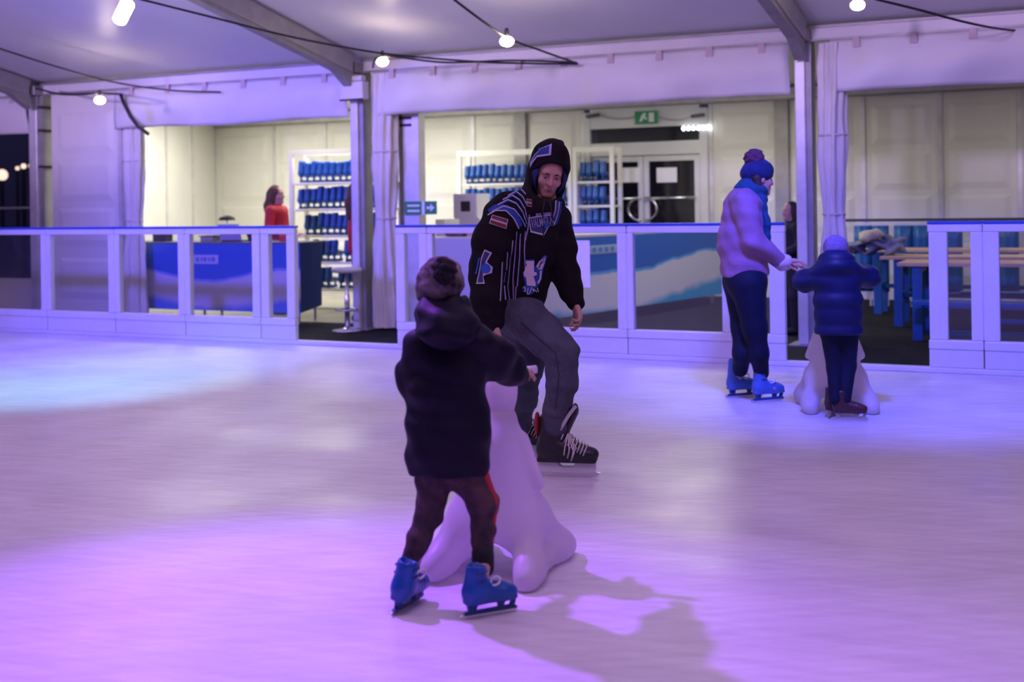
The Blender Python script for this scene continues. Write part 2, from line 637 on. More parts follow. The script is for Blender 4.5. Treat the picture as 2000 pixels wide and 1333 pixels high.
    def build(s, name, material, parent=None, origin=(0, 0, 0)):
        V, Fq = s.mesh(name)
        me = bpy.data.meshes.new(name)
        Vl = V - np.array(origin, float)
        me.vertices.add(len(V))
        me.vertices.foreach_set('co', Vl.astype(np.float32).ravel())
        me.loops.add(Fq.size)
        me.loops.foreach_set('vertex_index', Fq.astype(np.int32).ravel())
        me.polygons.add(len(Fq))
        me.polygons.foreach_set('loop_start', np.arange(0, Fq.size, 4, dtype=np.int32))
        me.polygons.foreach_set('loop_total', np.full(len(Fq), 4, np.int32))
        me.polygons.foreach_set('use_smooth', np.ones(len(Fq), bool))
        me.materials.append(material)
        me.update(calc_edges=True)
        me.validate()
        o = link(name, me, parent, origin)
        SURF[o] = (V, Fq)
        return o


SURF = {}

# ------------------------------------------------------------------ setting
YB, YP, YW = 10.27, 11.83, 17.4        # barrier plane, tent post plane, annex back wall plane
ROOF_S, EAVE = 0.19, 3.03
RIDGE_Y = 2.0

b = MB().box(-32, 14, -8, YB + 0.06, -0.1, 0.0)
o = b.build('floor', M_ICE)
tag(o, 'scratched pale ice surface of the skating rink', 'ice rink', kind='structure')
b = MB().box(-32, 14, YB + 0.06, YP + 0.5, -0.1, 0.0)
o = b.build('floor', M_CARPET)
tag(o, 'black carpet strip behind the rink barriers', 'floor', kind='structure')
b = MB().box(-14.3, -7.9, YP + 0.5, YW + 0.3, -0.1, 0.0)
o = b.build('floor', M_FLOORB)
tag(o, 'beige board floor of the rental annex on the left', 'floor', kind='structure')
b = MB().box(-7.9, 6.5, YP + 0.5, YW + 0.3, -0.1, 0.0)
o = b.build('floor', M_CARPET)
tag(o, 'dark floor of the seating annex on the right', 'floor', kind='structure')
b = MB().box(-60, -14.3, YP + 0.5, 60, -0.12, -0.02)
o = b.build('ground', mat('asphalt', (0.05, 0.05, 0.055), 0.8, var=0.2))
tag(o, 'dark asphalt outside the tent at night', 'ground', kind='structure')

# white sill along the ice edge
b = MB().box(-32, 14, YB - 0.03, YB + 0.05, 0.0, 0.045)
o = b.build('trim_1', M_WHITE, bevel=0.008)
tag(o, 'low white sill along the edge of the ice', 'sill', kind='structure')

# roof: one sheet per bay between rafters, both slopes
POSTX = [-22.5, -17.5, -12.5, -7.57, -2.55, 2.45, 7.45, 12.45]


def roof_z(y):
    return EAVE + ROOF_S * (YP + 0.1 - y) if y > RIDGE_Y else EAVE + ROOF_S * (YP + 0.1 - RIDGE_Y) - ROOF_S * (RIDGE_Y - y)


roof = empty('ceiling', (0, RIDGE_Y, 0), 'white fabric tent roof lit lavender above the rink', 'roof', kind='structure')
for x0, x1 in zip(POSTX[:-1], POSTX[1:]):
    for ys in (np.linspace(YP + 0.1, RIDGE_Y, 14), np.linspace(RIDGE_Y, -8, 14)):
        P = []
        for y in ys:
            row = []
            for t in np.linspace(0, 1, 13):
                sag = 0.09 * math.sin(math.pi * t) * (math.sin(math.pi * np.clip((y - ys[0]) / (ys[-1] - ys[0]), 0, 1)) ** 0.6)
                row.append((x0 + (x1 - x0) * t, y, roof_z(y) + 0.02 - sag))
            P.append(row)
        MB().grid(P).build('roof_sheet', M_ROOF, roof, (0, RIDGE_Y, 0), smooth=True)

# eave purlin (pale strip between two dark lines)
eave = empty('trim_2', (0, YP, EAVE), 'pale aluminium eave beam under the roof edge', 'beam', kind='structure')
for x0, x1 in zip(POSTX[:-1], POSTX[1:]):
    MB().box(x0 + 0.08, x1 - 0.08, YP - 0.05, YP + 0.06, EAVE - 0.115, EAVE - 0.012).build('beam_face', M_FAB, eave, (0, YP, EAVE))
    MB().box(x0 + 0.06, x1 - 0.06, YP - 0.07, YP - 0.045, EAVE - 0.012, EAVE + 0.012).build('keder_rail', M_ALUD, eave, (0, YP, EAVE))
    MB().box(x0 + 0.06, x1 - 0.06, YP - 0.07, YP - 0.045, EAVE - 0.135, EAVE - 0.115).build('keder_rail', M_ALUD, eave, (0, YP, EAVE))

# tent posts and rafters
pn = {-12.5: 'grey tent post with cable clips beside the lilac wall panel', -7.57: 'slim pale tent post beside the gathered curtain, between the two left barriers',
      -2.55: 'slim lilac tent post behind the woman in the bobble hat', -17.5: 'tent post left of the dark window'}
rn = {-12.5: 'curved grey rafter in the upper left corner', -7.57: 'grey rafter crossing the roof left of centre', -2.55: 'grey rafter in the upper right of the roof'}
for x in POSTX:
    if x in pn:
        p = empty('tent_post', (x, YP, 0), pn[x], 'post', 'tent posts', kind=None)
        wd = 0.075 if x != -12.5 else 0.11
        MB().box(x - wd, x + wd * 0.3, YP - 0.1, YP + 0.12, 0.012, EAVE - 0.14).build('profile', M_ALU, p, (x, YP, 0), bevel=0.01)
        MB().box(x + wd * 0.3, x + wd, YP - 0.06, YP + 0.12, 0.012, EAVE - 0.14).build('keder_channel', M_ALUD, p, (x, YP, 0))
        MB().box(x - 0.16, x + 0.16, YP - 0.16, YP + 0.18, 0.0, 0.012).build('base_plate', M_ALUD, p, (x, YP, 0))
        MB().prism([(x - wd, EAVE - 0.14), (x + wd, EAVE - 0.14), (x + wd, EAVE - 0.02), (x - wd, EAVE - 0.02)], YP - 0.2, YP + 0.12).build('eave_joint', M_ALUD, p, (x, YP, 0), bevel=0.01)
        if x == -12.5:
            for z in (2.72, 2.42, 1.95):
                MB().box(x + 0.09, x + 0.15, YP - 0.13, YP + 0.1, z, z + 0.03).build('cable_clip', M_BLACK, p, (x, YP, 0))
    if x in rn:
        r = empty('rafter', (x, YP, EAVE), rn[x], 'rafter', 'tent rafters')
        a = np.array((x, YP - 0.24, roof_z(YP - 0.24) - 0.11))
        c = np.array((x, RIDGE_Y, roof_z(RIDGE_Y) - 0.11))
        MB().beam(a, c, 0.15, 0.20).build('beam', mat('rafter_grey', (0.36, 0.345, 0.35), 0.5, 0.3, var=0.08), r, (x, YP, EAVE), bevel=0.008)
        MB().beam(a + np.array((0, 0, -0.125)), c + np.array((0, 0, -0.125)), 0.11, 0.05).build('lower_flange', M_ALUD, r, (x, YP, EAVE))
        # haunch stiffener at the eave
        hz = roof_z(YP) - 0.2
        v = [(x - 0.05, YP - 0.21, hz - 0.14), (x + 0.05, YP - 0.21, hz - 0.14), (x - 0.05, YP - 0.21, hz + 0.06), (x + 0.05, YP - 0.21, hz + 0.06),
             (x - 0.05, YP - 0.75, hz + 0.16), (x + 0.05, YP - 0.75, hz + 0.16)]
        MB().add(v, [(0, 1, 3, 2), (2, 3, 5, 4), (0, 4, 5, 1), (0, 2, 4), (1, 5, 3)]).build('haunch', M_ALUD, r, (x, YP, EAVE))

# valances: hanging fabric with tie loops
vn = ['short valance over the dark window at the left edge', 'lilac fabric valance above the ticket counter', 'long fabric valance over the middle bay with soft creases', 'fabric valance over the seating area at upper right']
for (x0, x1), lab in zip(((-17.4, -12.65), (-11.15, -7.7), (-7.35, -2.68), (-2.3, 2.3)), vn):
    v = empty('valance', ((x0 + x1) / 2, YP - 0.05, EAVE - 0.15), lab, 'valance', 'fabric valances')
    og = ((x0 + x1) / 2, YP - 0.05, EAVE - 0.15)
    P = []
    nz_, nx_ = 12, 60
    for i in range(nz_ + 1):
        t = i / nz_
        row = []
        for j in range(nx_ + 1):
            u = j / nx_
            x = x0 + (x1 - x0) * u
            z = EAVE - 0.13 - 0.50 * t + 0.012 * math.sin(u * 9) * t
            yy = YP - 0.06 - 0.05 * math.sin(math.pi * t) + 0.018 * math.sin(u * 37 + 3 * t) * (0.3 + t) + 0.02 * math.sin(u * 11 + 5 * t) * t
            row.append((x, yy, z))
        P.append(row)
    MB().grid(P).build('fabric', M_FAB, v, og, smooth=True, solid=0.006)
    nl = max(3, int((x1 - x0) / 0.5))
    for j in range(nl):
        x = x0 + (x1 - x0) * (j + 0.5) / nl
        MB().box(x - 0.035, x + 0.035, YP - 0.105, YP - 0.085, EAVE - 0.22, EAVE - 0.12, 0.006).build('tie_loop', mat('loop_strap', (0.5, 0.4, 0.42), 0.7), v, og)

# lilac hard panel left of the first curtain, dark window left of it


def wall_panel(name, x0, x1, y, z0, z1, pads, parent, origin, m=M_PANEL, depth=0.05):
    mb = MB().box(x0, x1, y, y + depth, z0, z1)
    e, hgt = 0.09 * (x1 - x0), 0.017
    for (a, c) in pads:
        xa, xb = x0 + e, x1 - e
        v = [(xa, y, a), (xb, y, a), (xb, y, c), (xa, y, c), (xa + 0.08, y - hgt, a + 0.09), (xb - 0.08, y - hgt, a + 0.09), (xb - 0.08, y - hgt, c - 0.05), (xa + 0.08, y - hgt, c - 0.05)]
        mb.add(v, [(4, 5, 6, 7), (0, 1, 5, 4), (1, 2, 6, 5), (2, 3, 7, 6), (3, 0, 4, 7)])
    return mb.build(name, m, parent, origin)


PADS = ((0.25, 0.78), (0.92, 1.42), (1.5, 2.02), (2.12, 2.66))
xa, xb = PY(103, 400, YP)[0], PY(236, 400, YP)[0]
wl = empty('wall_left', ((xa + xb) / 2, YP, 0), 'lilac-lit moulded wall panel next to the left tent post', 'wall panel', kind='structure')
wall_panel('panel', xa, xb, YP, 0, EAVE - 0.13, PADS, wl, ((xa + xb) / 2, YP, 0), M_PANEL)
MB().box(xb, xb + 0.06, YP - 0.04, YP + 0.08, 0, EAVE - 0.13).build('edge_profile', M_ALU, wl, ((xa + xb) / 2, YP, 0))
wd = empty('window_1', (-15.0, YP, 0), 'dark night window at the left edge of the rink', 'window', kind='structure')
MB().box(-17.4, -12.62, YP + 0.02, YP + 0.035, 0.5, EAVE - 0.6).build('pane', M_WIN, wd, (-15, YP, 0))
MB().box(-17.4, -12.62, YP, YP + 0.06, 0.0, 0.5).build('sill_panel', M_PANEL, wd, (-15, YP, 0))
MB().box(-17.4, -12.62, YP, YP + 0.06, 1.42, 1.45).build('crossbar', M_ALUD, wd, (-15, YP, 0))
for px, py, r in ((4, 342, 0.14), (46, 325, 0.06), (34, 329, 0.055), (60, 324, 0.06)):
    c = W(px, py, {4: 30, 46: 27, 34: 33, 60: 36}[px])
    l = empty('street_lamp', (c[0], c[1], 0), {4: 'large round glowing street lamp beyond the window, cut by the picture edge', 46: 'middle one of the small yellow lamps beyond the window', 34: 'left one of the small yellow lamps beyond the window', 60: 'right one of the small yellow lamps beyond the window'}[px], 'street lamp', 'lamps outside the window')
    MB().tube([(c[0], c[1], -0.02), (c[0], c[1], c[2] - r * 0.9)], 0.05, 8).build('pole', M_BLACK, l, (c[0], c[1], 0))
    MB().lathe([(r * math.sin(t), -r * math.cos(t)) for t in np.linspace(0.15, math.pi - 0.15, 8)], c, 12).build('globe', mat('lamp_globe', (1, 0.8, 0.5), 0.5, emit=(1, 0.72, 0.4), estr=6.0), l, (c[0], c[1], 0), smooth=True)

# annex: back wall of moulded panels, beam, roof and ends
wb = empty('wall_back', (-6, YW, 0), 'pale moulded panel wall at the back of the annex', 'wall', kind='structure')
SEAM = [-14.2, -12.9, -11.84, -10.9, -10.0, -9.02, -8.17, -7.13, None, -5.12, -4.08, -2.96, -1.95, -0.96, 0.05, 1.05, 2.05, 3.05, 4.05, 5.05, 6.05]
for a, c in zip(SEAM[:-1], SEAM[1:]):
    if a is None or c is None:
        continue
    wall_panel('panel', a + 0.03, c - 0.03, YW, 0, 2.82, PADS, wb, (-6, YW, 0))
for a in SEAM:
    if a is None:
        continue
    big = a in (-8.17, -4.08)
    MB().box(a - (0.10 if big else 0.03), a + (0.10 if big else 0.03), YW - (0.07 if big else 0.02), YW + 0.05, 0, 2.82).build('seam_profile', M_ALUD if big else M_ALU, wb, (-6, YW, 0))
MB().box(-14.25, 6.05, YW - 0.05, YW + 0.06, 2.82, 2.98).build('top_beam', M_ALU, wb, (-6, YW, 0))
MB().box(-14.25, 6.05, YW - 0.06, YW - 0.04, 2.80, 2.825).build('rail', M_ALUD, wb, (-6, YW, 0))
b = MB().add([(-12.5, YP + 0.12, 3.02), (6.2, YP + 0.12, 3.02), (6.2, YW + 0.2, 3.02), (-14.3, YW + 0.2, 3.02), (-12.5, YP + 0.12, 3.06), (6.2, YP + 0.12, 3.06), (6.2, YW + 0.2, 3.06), (-14.3, YW + 0.2, 3.06)], [(3, 2, 1, 0), (4, 5, 6, 7), (0, 1, 5, 4), (1, 2, 6, 5), (2, 3, 7, 6), (3, 0, 4, 7)])
o = b.build('ceiling', M_PANEL)
tag(o, 'plain white ceiling of the annex behind the valances', 'ceiling', kind='structure')
wa, wc = np.array((-12.46, YP + 0.36, 0)), np.array((-14.2, YW - 0.02, 0))
dw = (wc - wa)
LW = np.linalg.norm(dw)
dw /= LW
nw = np.array((dw[1], -dw[0], 0))
wle = empty('wall_left', tuple((wa + wc) / 2), 'slanting cream side wall of the annex at the left end of the ticket counter', 'wall', kind='structure')
for i in range(5):
    p0_, p1_ = wa + dw * LW * i / 5, wa + dw * LW * (i + 1) / 5
    MB().obox((p0_ + p1_) / 2 + UPV * 1.5, dw * (LW / 10 - 0.02), nw * 0.03, UPV * 1.5).build('panel', M_PANEL, wle, tuple((wa + wc) / 2), bevel=0.01)
    MB().obox(p0_ + UPV * 1.5 + nw * 0.01, dw * 0.02, nw * 0.04, UPV * 1.5).build('seam_profile', M_ALU, wle, tuple((wa + wc) / 2))
b = MB().box(6.05, 6.15, YP + 0.1, YW + 0.1, 0, 3.02)
tag(b.build('wall_right', M_PANEL), 'plain end wall of the annex on the right', 'wall', kind='structure')

# double door with transom
DX0, DX1 = -7.10, -5.15
DO = ((DX0 + DX1) / 2, YW, 0)
door = empty('door_1', DO, 'white framed glass double door with a dark transom window', 'door', kind='structure')
mid = (DX0 + DX1) / 2 - 0.02
for x in (DX0, DX1 - 0.12):
    MB().box(x, x + 0.12, YW - 0.09, YW + 0.04, 0, 2.75).build('jamb', M_WHITE, door, DO, bevel=0.006)
MB().box(DX0 + 0.12, DX1 - 0.12, YW - 0.08, YW + 0.04, 2.50, 2.80).build('header', M_WHITE, door, DO)
MB().box(DX0 + 0.12, DX1 - 0.12, YW - 0.08, YW + 0.04, 2.08, 2.28).build('transom_bar', M_WHITE, door, DO, bevel=0.01)
MB().box(DX0 + 0.12, DX1 - 0.12, YW - 0.02, YW - 0.01, 2.28, 2.50).build('transom_pane', M_WIN, door, DO)
M_DARKBACK = mat('dark_behind_door', (0.012, 0.012, 0.03), 0.7)
MB().box(DX0, DX1, YW + 0.5, YW + 0.52, 0, 2.7).build('dark_sheet', M_DARKBACK, door, DO)  # near-black sheet stands in for the outside darkness behind the glass
for lx0, lx1 in ((DX0 + 0.13, mid - 0.005), (mid + 0.005, DX1 - 0.13)):
    lf = MB()
    lf.box(lx0, lx0 + 0.08, YW - 0.06, YW, 0.03, 2.07).box(lx1 - 0.08, lx1, YW - 0.06, YW, 0.03, 2.07).box(lx0 + 0.08, lx1 - 0.08, YW - 0.06, YW, 0.03, 0.25).box(lx0 + 0.08, lx1 - 0.08, YW - 0.06, YW, 1.99, 2.07)
    leaf = lf.build('door_leaf', M_WHITE, door, DO)
    MB().box(lx0 + 0.08, lx1 - 0.08, YW - 0.03, YW - 0.02, 0.25, 1.99).build('pane', M_WIN, leaf, DO)
    MB().tube([(lx0 + 0.05, YW - 0.13, 1.44), (lx1 - 0.05, YW - 0.13, 1.44)], 0.022, 10).build('push_bar', M_STEEL, leaf, DO, smooth=True)
    sgn = 1 if lx0 < mid - 0.3 else -1
    xx = lx1 if sgn > 0 else lx0
    arc = [(xx - sgn * 0.02 - sgn * 0.20 * math.sin(t), YW - 0.12, 1.28 + 0.17 * math.cos(t)) for t in np.linspace(0.0, math.pi, 12)]
    MB().tube(arc, 0.018, 8).build('pull_handle', M_STEEL, leaf, DO, smooth=True)

# ------------------------------------------------------------------ rink barriers
def bx(px, py=560, Y=YB):
    return PY(px, py, Y)[0]


BH, KH = 1.205, 0.265


def barrier(x0, x1, posts, label, kick_lines=True, double=()):
    og = ((x0 + x1) / 2, YB, 0)
    r = empty('rink_barrier', og, label, 'barrier', 'rink barrier panels')
    MB().box(x0 + 0.004, x1 - 0.004, YB - 0.028, YB + 0.028, 0.046, KH - 0.075).build('kick_panel', M_WHITE, r, og, bevel=0.006)
    MB().box(x0 + 0.002, x1 - 0.002, YB - 0.04, YB + 0.035, KH - 0.075, KH).build('lower_rail', M_WHITE, r, og, bevel=0.01)
    MB().box(x0 + 0.002, x1 - 0.002, YB - 0.035, YB + 0.035, BH - 0.085, BH - 0.022).build('top_rail', M_WHITE, r, og, bevel=0.01)
    MB().box(x0, x1, YB - 0.045, YB + 0.045, BH - 0.022, BH).build('rail_cap', M_BLUECAP, r, og, bevel=0.008)
    for xp, w in posts:
        MB().box(xp - w / 2, xp + w / 2, YB - 0.036, YB + 0.036, KH, BH - 0.085).build('post', M_WHITE, r, og, bevel=0.008)
    xs = sorted(posts)
    for (a, wa), (c, wc) in zip(xs[:-1], xs[1:]):
        if c - wc / 2 - a - wa / 2 > 0.08:
            MB().box(a + wa / 2, c - wc / 2, YB - 0.004, YB + 0.004, KH, BH - 0.085).build('glass_pane', M_PANE, r, og)
    return r


p = {k: bx(k) for k in (95, 228, 365, 512, 575, 782, 838, 1032, 1227, 1432, 1524, 1826, 1921)}
pw = 0.085
barrier(p[95] - 2.0, p[95], [(p[95] - 1.96, pw), (p[95] - 0.98, pw), (p[95] - pw / 2, pw)], 'white framed rink barrier in front of the dark window at left edge')
barrier(p[95], p[228], [(p[95] + 0.03, 0.06), (p[228] - 0.045, 0.09)], 'narrow white rink barrier in front of the lilac wall panel')
barrier(p[228], p[365], [(p[228] + 0.035, 0.07), (p[365] - 0.045, 0.09)], 'rink barrier before the left half of the blue ticket counter')
barrier(p[365], p[512], [(p[365] + 0.035, 0.07), (p[512] - 0.05, 0.10)], 'rink barrier before the lettered half of the blue ticket counter')
barrier(p[512], p[575] + 0.03, [(p[512] + 0.06, 0.10), (p[575] - 0.02, 0.10)], 'narrow end barrier beside the opening to the skate rack')
barrier(p[782] - 0.03, p[838], [(p[782] + 0.02, 0.10), (p[838] - 0.045, 0.09)], 'narrow barrier behind the fur hat of the near child')
barrier(p[838], p[1032], [(p[838] + 0.03, 0.06), (p[1032] - 0.045, 0.09)], 'rink barrier behind the skater in the striped hoodie')
barrier(p[1032], p[1227], [(p[1032] + 0.03, 0.06), (p[1227] - 0.045, 0.09)], 'rink barrier with a paper notice right of the hooded skater')
barrier(p[1227], p[1432], [(p[1227] + 0.03, 0.06), (p[1432] - 0.045, 0.09)], 'rink barrier in front of the white wave of the rental counter banner')
barrier(p[1432], p[1524] + 0.05, [(p[1432] + 0.03, 0.06), (p[1524] - 0.02, 0.13)], 'narrow end barrier behind the woman in the bobble hat')
barrier(p[1826] - 0.05, p[1921], [(p[1826] + 0.03, 0.14), (p[1921] - 0.045, 0.09)], 'narrow barrier at the gate edge in front of the blue tables')
barrier(p[1921], p[1921] + 1.3, [(p[1921] + 0.06, 0.12), (p[1921] + 1.25, 0.09)], 'rink barrier at the right edge in front of the wooden tables')

barrier(p[1921] + 1.3, p[1921] + 2.9, [(p[1921] + 1.345, 0.09), (p[1921] + 2.855, 0.09)], 'rink barrier just beyond the right picture edge')
barrier(p[1921] + 2.9, p[1921] + 4.5, [(p[1921] + 2.945, 0.09), (p[1921] + 4.455, 0.09)], 'second rink barrier beyond the right picture edge')
barrier(p[95] - 4.0, p[95] - 2.0, [(p[95] - 3.955, pw), (p[95] - 2.98, pw), (p[95] - 2.045, pw)], 'rink barrier just beyond the left picture edge')
# notice on the glass
a, c = PY(1101, 470, YB - 0.02), PY(1152, 562, YB - 0.02)
tag(MB().box(a[0], c[0], YB - 0.010, YB - 0.0045, c[2], a[2]).build('paper_notice', M_PAPER, None, ((a[0] + c[0]) / 2, YB - 0.007, c[2])), 'plain white sheet taped to the barrier glass beside the hooded skater', 'notice')

# ------------------------------------------------------------------ curtains


def curtain(px, w0, label, zt, zb, seed, tie=1.25, Y=YP + 0.0, depth=0.16):
    xc = PY(px, 400, Y)[0]
    rs = random.Random(seed)
    ph = [rs.uniform(0, 6) for _ in range(4)]
    P = []
    for i in range(41):
        t = i / 40
        z = zt + (zb - zt) * t
        sq = 1 - 0.22 * math.exp(-((z - tie) / 0.35) ** 2) + 0.12 * math.exp(-((z - zb) / 0.5) ** 2)
        row = []
        for j in range(61):
            an = 2 * math.pi * j / 60
            rr = 1 + 0.16 * math.sin(9 * an + ph[0] + 1.6 * math.sin(5 * t + ph[1])) + 0.08 * math.sin(5 * an + ph[2] + 7 * t) + 0.05 * math.sin(23 * t + 3 * an + ph[3]) + 0.04 * math.sin(41 * t - 2 * an)
            row.append((xc + w0 / 2 * sq * rr * math.cos(an), Y + depth * sq * rr * math.sin(an) * 0.8, z))
        P.append(row)
    r = empty('gathered_curtain', (xc, Y, 0), label, 'curtain', 'gathered tent curtains')
    MB().grid(P).build('fabric', M_CURT, r, (xc, Y, 0), smooth=True)
    for tz in (tie, tie + 0.75):
        sq = 1 - 0.22 * math.exp(-((tz - tie) / 0.35) ** 2)
        ring = [(xc + w0 / 2 * sq * 1.1 * math.cos(q), Y + depth * 0.9 * sq * math.sin(q), tz) for q in np.linspace(0, 2 * math.pi, 25)]
        MB().tube(ring, 0.008, 6).build('tie_cord', M_CURT, r, (xc, Y, 0), smooth=True)
    return r


curtain(754, 0.28, 'tall gathered curtain beside the skate rack opening', EAVE - 0.16, 0.03, 1, Y=YP + 0.02)
curtain(1629, 0.24, 'cream gathered curtain above the child in the blue puffer jacket', EAVE - 0.16, 0.03, 2, Y=YP + 0.02)
curtain(262, 0.30, 'gathered curtain between the lilac panel and the ticket counter', EAVE - 0.16, 0.03, 3, Y=YP + 0.04, depth=0.11)
# dark strap from the eave to the valance corner
pts = [PY(x, y, YP - 0.16) for x, y in ((236, 186), (243, 205), (255, 228), (270, 248), (290, 262))]
tag(MB().tube(pts, 0.022, 8).build('valance_strap', M_CABLE, None, tuple(pts[0]), smooth=True), 'dark curved strap at the left corner of the valance', 'strap')
# white box and blue tag on the posts
c = PY(690, 172, YP - 0.2)
bxo = empty('junction_box', (c[0], c[1], c[2] - 0.13), 'white wall box on the tent post above the ticket area', 'box')
MB().box(c[0] - 0.15, c[0] + 0.15, c[1] - 0.05, c[1] + 0.09, c[2] - 0.13, c[2] + 0.07).build('housing', M_FAB, bxo, (c[0], c[1], c[2] - 0.13), bevel=0.012)
MB().box(c[0] - 0.13, c[0] + 0.13, c[1] - 0.04, c[1] + 0.06, c[2] + 0.075, c[2] + 0.135).build('lid', M_FAB, bxo, (c[0], c[1], c[2] - 0.13), bevel=0.01)
MB().box(c[0] - 0.15, c[0] + 0.15, c[1] - 0.053, c[1] - 0.04, c[2] - 0.145, c[2] - 0.125).build('shade_strip', M_BLACK, bxo, (c[0], c[1], c[2] - 0.13))  # solid black strip laid on as the shade under the housing
a = PY(1556, 290, YP - 0.02)
v = [PY(x, y, YP - 0.02) for x, y in ((1556, 288), (1575, 288), (1570, 350), (1565, 352))]
v += [q + np.array((0, 0.02, 0)) for q in v]
tag(MB().add(v, [(0, 1, 2, 3), (7, 6, 5, 4), (0, 4, 5, 1), (1, 5, 6, 2), (2, 6, 7, 3), (3, 7, 4, 0)]).build('pennant', mat('pennant_blue', (0.06, 0.2, 0.75), 0.5), None, tuple(a)), 'small blue pennant on the lilac tent post at right', 'pennant')

# ------------------------------------------------------------------ festoon lights and cables


def bulb(px, py, Z, label, r=0.052, long_=False):
    c = W(px, py, Z)
    top = np.array((c[0], c[1], c[2] + r * 1.25))
    o = empty('festoon_bulb', tuple(top), label, 'lamp', 'warm festoon bulbs')
    if long_:
        d = (W(px + 22, py - 45, Z - 0.2) - c)
        MB().tube([c - d * 0.25, c - d * 0.2, c + d * 0.5, c + d * 0.55], [r * 0.5, r, r, r * 0.5], 12).build('bulb', M_BULB, o, tuple(top), smooth=True)
    else:
        MB().lathe([(r * 1.15 * math.sin(t), -r * 0.85 * math.cos(t)) for t in np.linspace(0.12, math.pi - 0.12, 9)], c, 16).build('bulb', M_BULB, o, tuple(top), smooth=True)
    MB().lathe([(0.02, r * 0.75), (0.022, r * 1.1), (0.02, r * 1.9), (0.012, r * 2.2)], c, 10).build('socket', M_CABLE, o, tuple(top))
    return top


bulb(747, 121, 12.4, 'warm bulb glowing beside the top of the second tent post')
bulb(990, 81, 11.0, 'warm bulb hanging under the roof above the hooded skater', 0.055)
bulb(195, 196, 14.2, 'warm bulb over the lilac wall panel')
bulb(1675, 10, 9.9, 'warm bulb at the top edge right of the right rafter', 0.05)
bulb(238, 30, 10.6, 'long tube lamp under the roof in the upper left', 0.06, True)


def cable(pts, label, r=0.011):
    P = [W(*q) for q in pts]
    Q = []
    for i in range(len(P) - 1):
        p0, p1, p2, p3 = P[max(i - 1, 0)], P[i], P[i + 1], P[min(i + 2, len(P) - 1)]
        for t in np.linspace(0, 1, 9)[:-1]:
            Q.append(0.5 * ((2 * p1) + (-p0 + p2) * t + (2 * p0 - 5 * p1 + 4 * p2 - p3) * t * t + (-p0 + 3 * p1 - 3 * p2 + p3) * t ** 3))
    Q.append(P[-1])
    tag(MB().tube(Q, r, 6).build('festoon_cable', M_CABLE, None, tuple(P[0]), smooth=True), label, 'cable', 'festoon cables')


cable([(240, -10, 10.0), (400, 30, 10.6), (560, 70, 11.2), (700, 97, 11.6), (800, 110, 12.3), (960, 122, 12.55), (1128, 125, 12.6)], 'black cable sagging across the roof from top left to the middle eave')
cable([(-10, 92, 13.2), (110, 130, 13.8), (220, 160, 14.4), (330, 176, 14.7), (430, 180, 14.6)], 'thin cable crossing the roof at the far left')
cable([(1700, -4, 9.6), (1790, 18, 9.8), (1880, 42, 10.1), (1950, 56, 10.6), (2010, 62, 11.2)], 'black cable in the upper right corner of the roof')
cable([(728, 132, 13.3), (747, 110, 12.38), (870, 122, 12.4), (1000, 118, 12.5), (1126, 122, 12.55)], 'cable running to the bulb at the second tent post')
cable([(880, -6, 10.2), (985, 70, 10.98), (1060, 100, 11.8), (1128, 124, 12.5)], 'cable carrying the bulb above the hooded skater')
cable([(70, 172, 15.5), (120, 184, 14.9), (195, 183, 14.2), (238, 184, 15.45)], 'thick cable drooping to the bulb over the lilac panel', 0.014)

# ------------------------------------------------------------------ ticket counter (left)
cxl, cxr, cy0, cy1 = PY(232, 500, 12.05)[0] - 0.15, -8.59, 12.05, 12.5
og = ((cxl + cxr) / 2, cy0, 0)
tc_ = empty('ticket_counter', og, 'long blue ticket counter with a pale wave print and navy end', 'counter')
M_TB = wave_mat('ticket_banner', 0, cxl - og[0], cxr - og[0], 0.1, 0.95, (0.01, 0.085, 0.52), (0.50, 0.46, 0.66), (0.04, 0.16, 0.66), (0.16, 0.24, 0.72), 0.55, 0.09, 1.15, 0.9)
MB().box(cxl, cxr, cy0, cy0 + 0.012, 0.13, 0.95).build('front_banner', M_TB, tc_, og)
P = [(cxr - 0.012, cy0 + 0.012, 0.13), (cxr, cy0 + 0.012, 0.13), (cxr, cy1, 0.19), (cxr - 0.012, cy1, 0.19)]
P += [(q[0], q[1], 0.95) for q in P]
MB().add(P, [(3, 2, 1, 0), (4, 5, 6, 7), (0, 1, 5, 4), (1, 2, 6, 5), (2, 3, 7, 6), (3, 0, 4, 7)]).build('side_banner', mat('navy_banner', (0.006, 0.035, 0.20), 0.5), tc_, og)
MB().box(cxl, cxr, cy0, cy1 + 0.1, 0.95, 0.975).build('worktop', mat('counter_top', (0.1, 0.1, 0.15), 0.5), tc_, og, bevel=0.005)
for x in (cxl + 0.05, (cxl + cxr) / 2, cxr - 0.06):
    for y in (cy0 + 0.06, cy1 - 0.06):
        MB().tube([(x, y, 0), (x, y, 0.95)], 0.018, 8).build('leg', M_STEEL, tc_, og)


def text_mesh(name, body, size, m, parent, origin, loc, rot, extrude=0.002, sx=1.0, shear=0.0):
    cu = bpy.data.curves.new(name, 'FONT')
    cu.body, cu.size, cu.extrude, cu.shear = body, size, extrude, shear
    cu.align_x, cu.align_y = 'CENTER', 'CENTER'
    cu.resolution_u = 2
    t = bpy.data.objects.new(name, cu)
    COL.objects.link(t)
    dg = bpy.context.evaluated_depsgraph_get()
    me = bpy.data.meshes.new_from_object(t.evaluated_get(dg))
    bpy.data.objects.remove(t)
    me.materials.clear()
    me.materials.append(m)
    R = Matrix.Rotation(rot[2], 4, 'Z') @ Matrix.Rotation(rot[0], 4, 'X')
    me.transform(Matrix.Translation(Vector(loc) - Vector(origin)) @ R @ Matrix.Diagonal((sx, 1, 1, 1)))
    return link(name, me, parent, origin)


